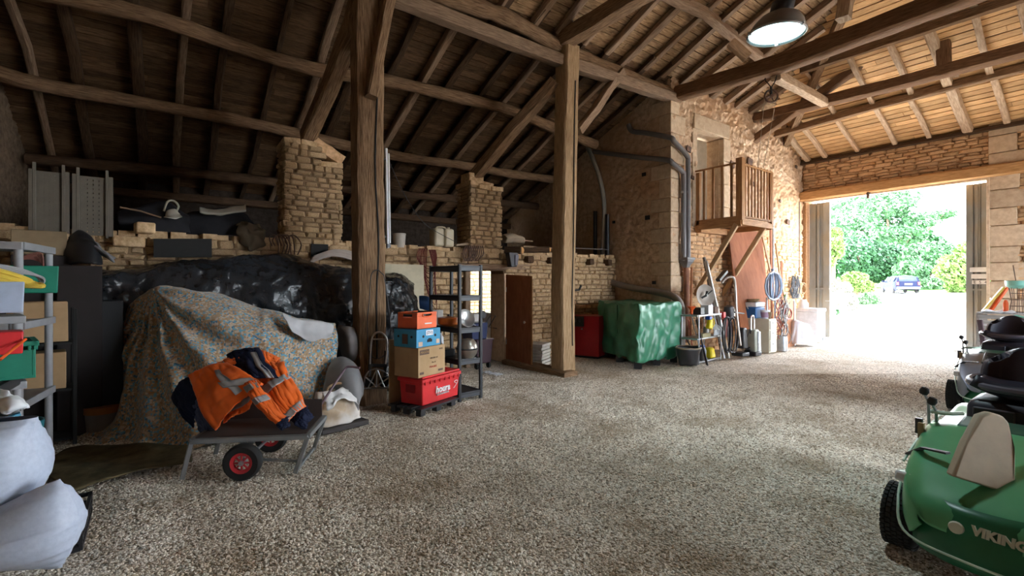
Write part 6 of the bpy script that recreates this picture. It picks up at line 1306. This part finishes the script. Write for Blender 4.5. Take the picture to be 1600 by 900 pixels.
# ---- pulley -------------------------------------------------------------------------------------------
c=AX(1205,150,9.25); t=thing('pulley','rusty iron pulley wheel hanging from the dark beam','pulley',c); fr=frame((.75,-.66,0),(-.6,-.75,0)) 
part('wheel',MB().tube([c+fr@V((.115*math.cos(a_),.115*math.sin(a_),0)) for a_ in [2*PI*i/24 for i in range(24)]],.018,8,close=True),rust,t)
m=MB()
for k in range(4): an=k*PI/2+.4; m.beam([c,c+fr@V((.11*math.cos(an),.11*math.sin(an),0))],.025,.015,1,0)
part('spokes',m,rust,t); part('hub',MB().lathe([(0,-.03),(.03,-.03),(.03,.03),(0,.03)],c,fr,12),rust,t)
part('yoke',MB().beam([c+V((0,0,-.02)),c+V((0,0,.17))],.05,.03,2,0),blkr,t); part('chain',MB().tube(smoothpath([c+V((0,0,.16)),c+V((-.02,.05,.25)),c+V((.02,.12,.34)),c+V((0,.1,.42))],8),.01,5).tube(smoothpath([c+V((0,0,.16)),c+V((.02,-.06,.26)),c+V((0,-.1,.36))],8),.01,5),blkr,t)
rp=flat('thin_cord',(.42,.34,.25),.9); part('cord',MB().tube([c+fr@V((-.115,0,0)),AX(1184,262,9.9)],.005,5),rp,t); part('cord',MB().tube([c+fr@V((.1,0,0)),AX(1193,262,10.2)],.005,5),rp,t)
m=MB(); c2=AX(1213,170,9.6)
# ---- ride-on mowers ---------------------------------------------------------------------------------------
gr=M('mower_green',(.10,.42,.20),(.085,.37,.17),.28,3,spec=.6)
grd=flat('mower_dark_green',(.02,.16,.07),.35)
seatm=flat('seat_vinyl',(.035,.03,.045),.45); beig=flat('beige_canvas',(.50,.42,.31),.8)
def mower(lab,loc,hoodm,text_on=True):
    # local frame: +x points away from the camera (rear of the machine), nose towards -x; y centre 0
    t=thing('ride_on_mower',lab,'mower',(0,0,0),'ride-on mowers parked nose to tail')
    S=[(-.72,.26,.30,.36,.30),(-.66,.33,.22,.46,.42),(-.45,.38,.20,.52,.52),(-.15,.41,.24,.58,.63),(.12,.43,.30,.62,.70),(.34,.44,.34,.60,.62),(.8,.45,.32,.60,.62),(1.15,.44,.30,.62,.66),(1.35,.36,.30,.5,.52)]
    rows=[]
    for (x,w,zb,zs_,zt_) in S: rows.append([V((x,w*.92,zb)),V((x,w,lerp(zb,zs_,.4))),V((x,w*.97,zs_)),V((x,w*.8,lerp(zs_,zt_,.8))),V((x,w*.4,zt_)),V((x,-w*.4,zt_)),V((x,-w*.8,lerp(zs_,zt_,.8))),V((x,-w*.97,zs_)),V((x,-w,lerp(zb,zs_,.4))),V((x,-w*.92,zb))])
    part('hood',loft(rows,46,44),hoodm,t,smooth=50,solid=.012)
    part('front_apron',MB().grid(lambda u,v: V((-.73-.04*math.cos((u-.5)*2.6)+.10*v*v,lerp(.30,-.30,u),lerp(.16,.44,v)))+V((.12*(2*abs(u-.5))**2.5,0,0)),18,8),grd,t,smooth=60,solid=.02)
    part('bumper_line',MB().tube(smoothpath([V((-.30,.42,.44)),V((-.6,.37,.36)),V((-.74,.30,.24)),V((-.79,.05,.21)),V((-.79,-.3,.2))],24),.007,6),flat('pale_trim',(.55,.72,.6),.4),t)
    part('side_band',MB().tube(smoothpath([V((.8,.455,.62)),V((.2,.45,.56)),V((-.3,.42,.5))],10),.008,6),flat('pale_trim',(.55,.72,.6)),t)
    part('headlight',MB().box((-.5,.35,.47),(.12,.08,.06),rot(z=-.3,y=.15)),flat('headlight_lens',(.75,.78,.8),.15),t,bev=.015)
    part('strap',MB().beam([V((-.20,.42,.52)),V((-.32,.32,.61)),V((-.36,.2,.62))],.04,.012,4,0),blk,t)
    if text_on: text('VIKING',.06,flat('pale_lettering',(.62,.66,.55),.5),V((-.735,-.06,.335)),frame((0,-1,-.05),(-1,0,.35)),t,ext=.012,bold=.003)
    part('emblem',MB().lathe([(0,.012),(.028,.012),(.032,0)],V((-.765,.09,.36)),frame((0,-1,0),(-1,0,0)),16),flat('pale_lettering',(.62,.66,.55)),t)
    for (x,r_,w_) in ((-.35,.18,.15),(1.0,.23,.2)):
        for s in (1,-1):
            c=V((x,s*(.41 if x<0 else .43),r_)); R=rot(x=PI/2)
            wh=part('wheel',MB().lathe([(r_*.5,-w_/2),(r_*.85,-w_/2),(r_*.97,-w_*.38),(r_,-w_*.2),(r_,w_*.2),(r_*.97,w_*.38),(r_*.85,w_/2),(r_*.5,w_/2)],c,R,32,False),blkr,t)
            m=MB()
            for k in range(40):
                an=2*PI*k/40
                for j in range(5): m.box(c+V((math.cos(an+.04*(j%2)*2)*r_,(j-2)*w_*.19,math.sin(an+.04*(j%2)*2)*r_)),(.012,w_*.15,r_*.11),rot(y=-an-.04*(j%2)*2))
            part('tread',m,blkr,wh,smooth=0,kind='stuff'); part('rim',MB().lathe([(0,-w_*.3),(r_*.5,-w_*.42),(r_*.52,w_*.42),(0,w_*.3)],c,R,20),flat('cream_rim',(.6,.58,.5)),wh)
    part('chassis',MB().box((.2,0,.2),(1.6,.5,.12)),blk,t); part('cutting_deck',MB().box((.25,0,.14),(.7,.86,.1)),grd,t,bev=.03)
    # seat facing the nose
    zs=.88
    def sb(u,v): # backrest shell
        a_=(u-.5)*2; x=.86-.10*(a_**2)+.05*v*1.2; return V((x,a_*.25*(1-.25*v**3),zs+.0+.27*v*math.sqrt(max(0,1-a_**2*.55*v**2))))
    part('backrest',MB().grid(sb,24,12),seatm,t,solid=.06,smooth=80)
    def sc(u,v):
        a_=(u-.5)*2; return V((lerp(.42,.88,v),a_*(.26-.03*abs(v-.5)),zs-.03+.06*a_**2-.04*math.sin(v*PI)))
    part('cushion',MB().grid(sc,24,14),seatm,t,solid=.08,smooth=80)
    part('armrest_rim',MB().tube([V((.64+.27*math.cos(a_),.28*math.sin(a_),zs+.04+.015*math.cos(a_))) for a_ in [2*PI*i/32 for i in range(32)]],.024,8,close=True),flat('grey_vinyl_rim',(.10,.09,.12),.35),t)
    part('seat_base',MB().box((.60,0,zs-.19),(.44,.54,.26),None,.95),seatm,t,bev=.05)
    m=MB()
    for s in (-1,1): m.box((.36,s*.12,zs-.17),(.02,.2,.14))
    part('seat_front_pad',m,flat('seat_pad',(.05,.045,.06),.5),t,bev=.03)
    part('dash_panel',MB().box((.18,.0,.69),(.22,.5,.05),rot(y=-.12)),flat('mower_dash_green',(.03,.1,.06)),t,bev=.02)  # dark green dash panel
    for (y,z1,cc) in ((.40,.86,blk),(.36,.80,blk)): 
        lv_=part('lever',MB().tube([V((.16,y,.62)),V((.14,y,z1-.05)),V((.10,y+.01,z1))],.009,6),steel,t); part('lever_knob',MB().lathe([(0,-.03),(.022,-.02),(.028,0),(.02,.025),(0,.03)],V((.095,y+.01,z1+.02)),rot(x=.3),14),cc,lv_)
    part('latch',MB().box((.02,.42,.66),(.03,.035,.1)),dgrey,t); part('latch',MB().box((-.02,.40,.64),(.03,.03,.1)),flat('tan_latch',(.4,.28,.15)),t)
    part('fender_bowl',MB().tube(smoothpath([V((.30,.43,.71)),V((.16,.38,.74)),V((.12,.30,.75)),V((.2,.24,.75))],14),.014,6),flat('pale_trim',(.55,.72,.6)),t)
    t.location=loc; WL[t]=V(loc); return t
mw=mower('green ride-on mower with black seat nearest the camera, nose forward',(0,0,0),gr)
mw.location=(4.02,.52,0); mw.rotation_euler=(0,0,.0)
bd=single('canvas_flap','tapered beige board propped on the nose of the nearest mower','board',MB().prism([P(1489,745,2.55),P(1513,690,2.62),P(1533,650,2.70),P(1550,645,2.70),P(1568,650,2.70),P(1578,662,2.68),P(1588,700,2.6),P(1588,776,2.5)],tuple(V((FX,FY,0))*.05)),beig,bev=.012)
m2=clone(mw,(8.55,1.15,0),0,'second ride-on mower with grey bonnet, parked behind the nearest one')
m2.rotation_euler=(0,0,.05)
bl2=flat('grey_blue_bonnet',(.25,.29,.36),.35)
for ch in m2.children:
    if ch.name.startswith('hood'):
        ch.data=ch.data.copy(); ch.data.materials[0]=bl2
    if ch.name.startswith('lettering'): bpy.data.objects.remove(ch)
m=MB()
for k in range(6): m.box((-.22+k*.045,0,.645+k*.012),(.018,.30,.012),rot(y=-.3))
o=part('vent_slats',m,dgrey,None); o.parent=m2
m=MB().box((-.11,0,.655),(.34,.36,.02),rot(y=-.28)); o=part('vent_panel',m,blk,None,bev=.006); o.parent=m2
# ---- slatted crate stack and pots by the right jamb ------------------------------------------------------
c=AX(1562,545,13.9); c.z=0
sb=thing('slatted_box','grey slatted wooden box by the right side of the gate','box',c); gw=M('weathered_grey_wood',(.40,.38,.36),(.26,.25,.24),.8,5,(7,1,1),.3,coord='UV',rand=.15)
cy_=c.y; y0_,y1_=cy_-.45,cy_+.33
for k in range(8): part('slat',MB().box((13.9,(y0_+y1_)/2,.1+k*.115),(.03,y1_-y0_,.085),rot(z=.0)),gw,sb)
for y in (y0_,y1_): part('corner_batten',MB().box((13.93,y,.48),(.05,.05,.96)),gw,sb)
for k in range(8): part('slat',MB().box((14.35,y1_,.1+k*.115),(.85,.03,.085)),gw,sb)
part('top_board',MB().box((14.35,(y0_+y1_)/2,.98),(.9,y1_-y0_+.05,.03)),gw,sb)
single('drawbar','dark bar leaning against the slatted box by the mowers','bar',MB().beam([AX(1531,500,12.0),V((11.9,AX(1543,548,11.9).y,.03))],.07,.07,2,0),M('plum_bar',(.10,.06,.07)))
zt_=.997
for i,(dy,mt,lb,nm) in enumerate(((.22,yel,'yellow handle leaning on the gate jamb','leaning_stick'),(.12,oc,'orange-red handle beside the yellow one','leaning_stick'))):
    p=V((14.1,y1_-.05-.1*i,zt_)); single(nm,lb,'tool',MB().beam([p,p+V((.25,-.28+.05*i,.52))],.07,.05,2,0),mt)
c=V((14.1,cy_-.12,zt_)); single('orange_bottle','small orange bottle on the slatted box','bottle',MB().lathe([(.04,0),(.04,.2),(.02,.26),(0,.26)],c+V((0,.06,0)),None,12),oc)
t=thing('wire_lantern','turquoise-topped wire lantern standing on the slatted box','lantern',c+V((0,-.12,0))); c=c+V((0,-.12,0)); tq_=flat('turquoise_enamel',(.20,.48,.40),.4)
part('bowl',MB().lathe([(.12,.5),(.19,.56),(.2,.66),(.16,.66),(.14,.58)],c,None,20),tq_,t); m=MB()
for k in range(10): an=2*PI*k/10; m.tube([c+V((.13*math.cos(an),.13*math.sin(an),0)),c+V((.1*math.cos(an),.1*math.sin(an),.25)),c+V((.14*math.cos(an),.14*math.sin(an),.52))],.006,5)
for z in (.02,.14,.27,.4): m.tube([c+V((.125*math.cos(a_),.125*math.sin(a_),z)) for a_ in [2*PI*i/14 for i in range(14)]],.006,5,close=True)
part('cage',m,rust,t); part('stick',MB().cyl(c+V((.02,.03,.6)),c+V((.05,.08,.98)),.008),rust,t)
single('white_rag','white rag bunched at the edge of the slatted box','rag',MB().grid(lambda u,v:V((13.9+.25*v,y1_-.05-u*.5,zt_+.02+.03*math.sin(u*9)*math.sin(v*5)))+crumple(V((u,v,3)),4,.04),16,8),white,solid=.01)
p=AX(1600,500,12.0); t=thing('green_chair','pale green metal garden chair at the right edge','chair',V((p.x,p.y,0)))
part('back_frame',MB().tube(smoothpath([AX(1573,518,11.5),AX(1576,500,11.5),AX(1586,494,11.5),AX(1600,496,11.5),AX(1625,500,11.5)],20),.022,8),tq_,t); part('seat',MB().box((11.5,AX(1610,520,11.5).y,.46),(.5,.55,.04)),tq_,t,bev=.01)
for a_,b__ in ((-1,-1),(1,-1),(-1,1),(1,1)): part('leg',MB().cyl((11.5+a_*.22,AX(1610,520,11.5).y+b__*.24,0),(11.5+a_*.22,AX(1610,520,11.5).y+b__*.24,.46),.016,n=8),tq_,t)
part('back_post',MB().cyl(AX(1575,518,11.5),AX(1577,545,11.5),.018,n=8),tq_,t)
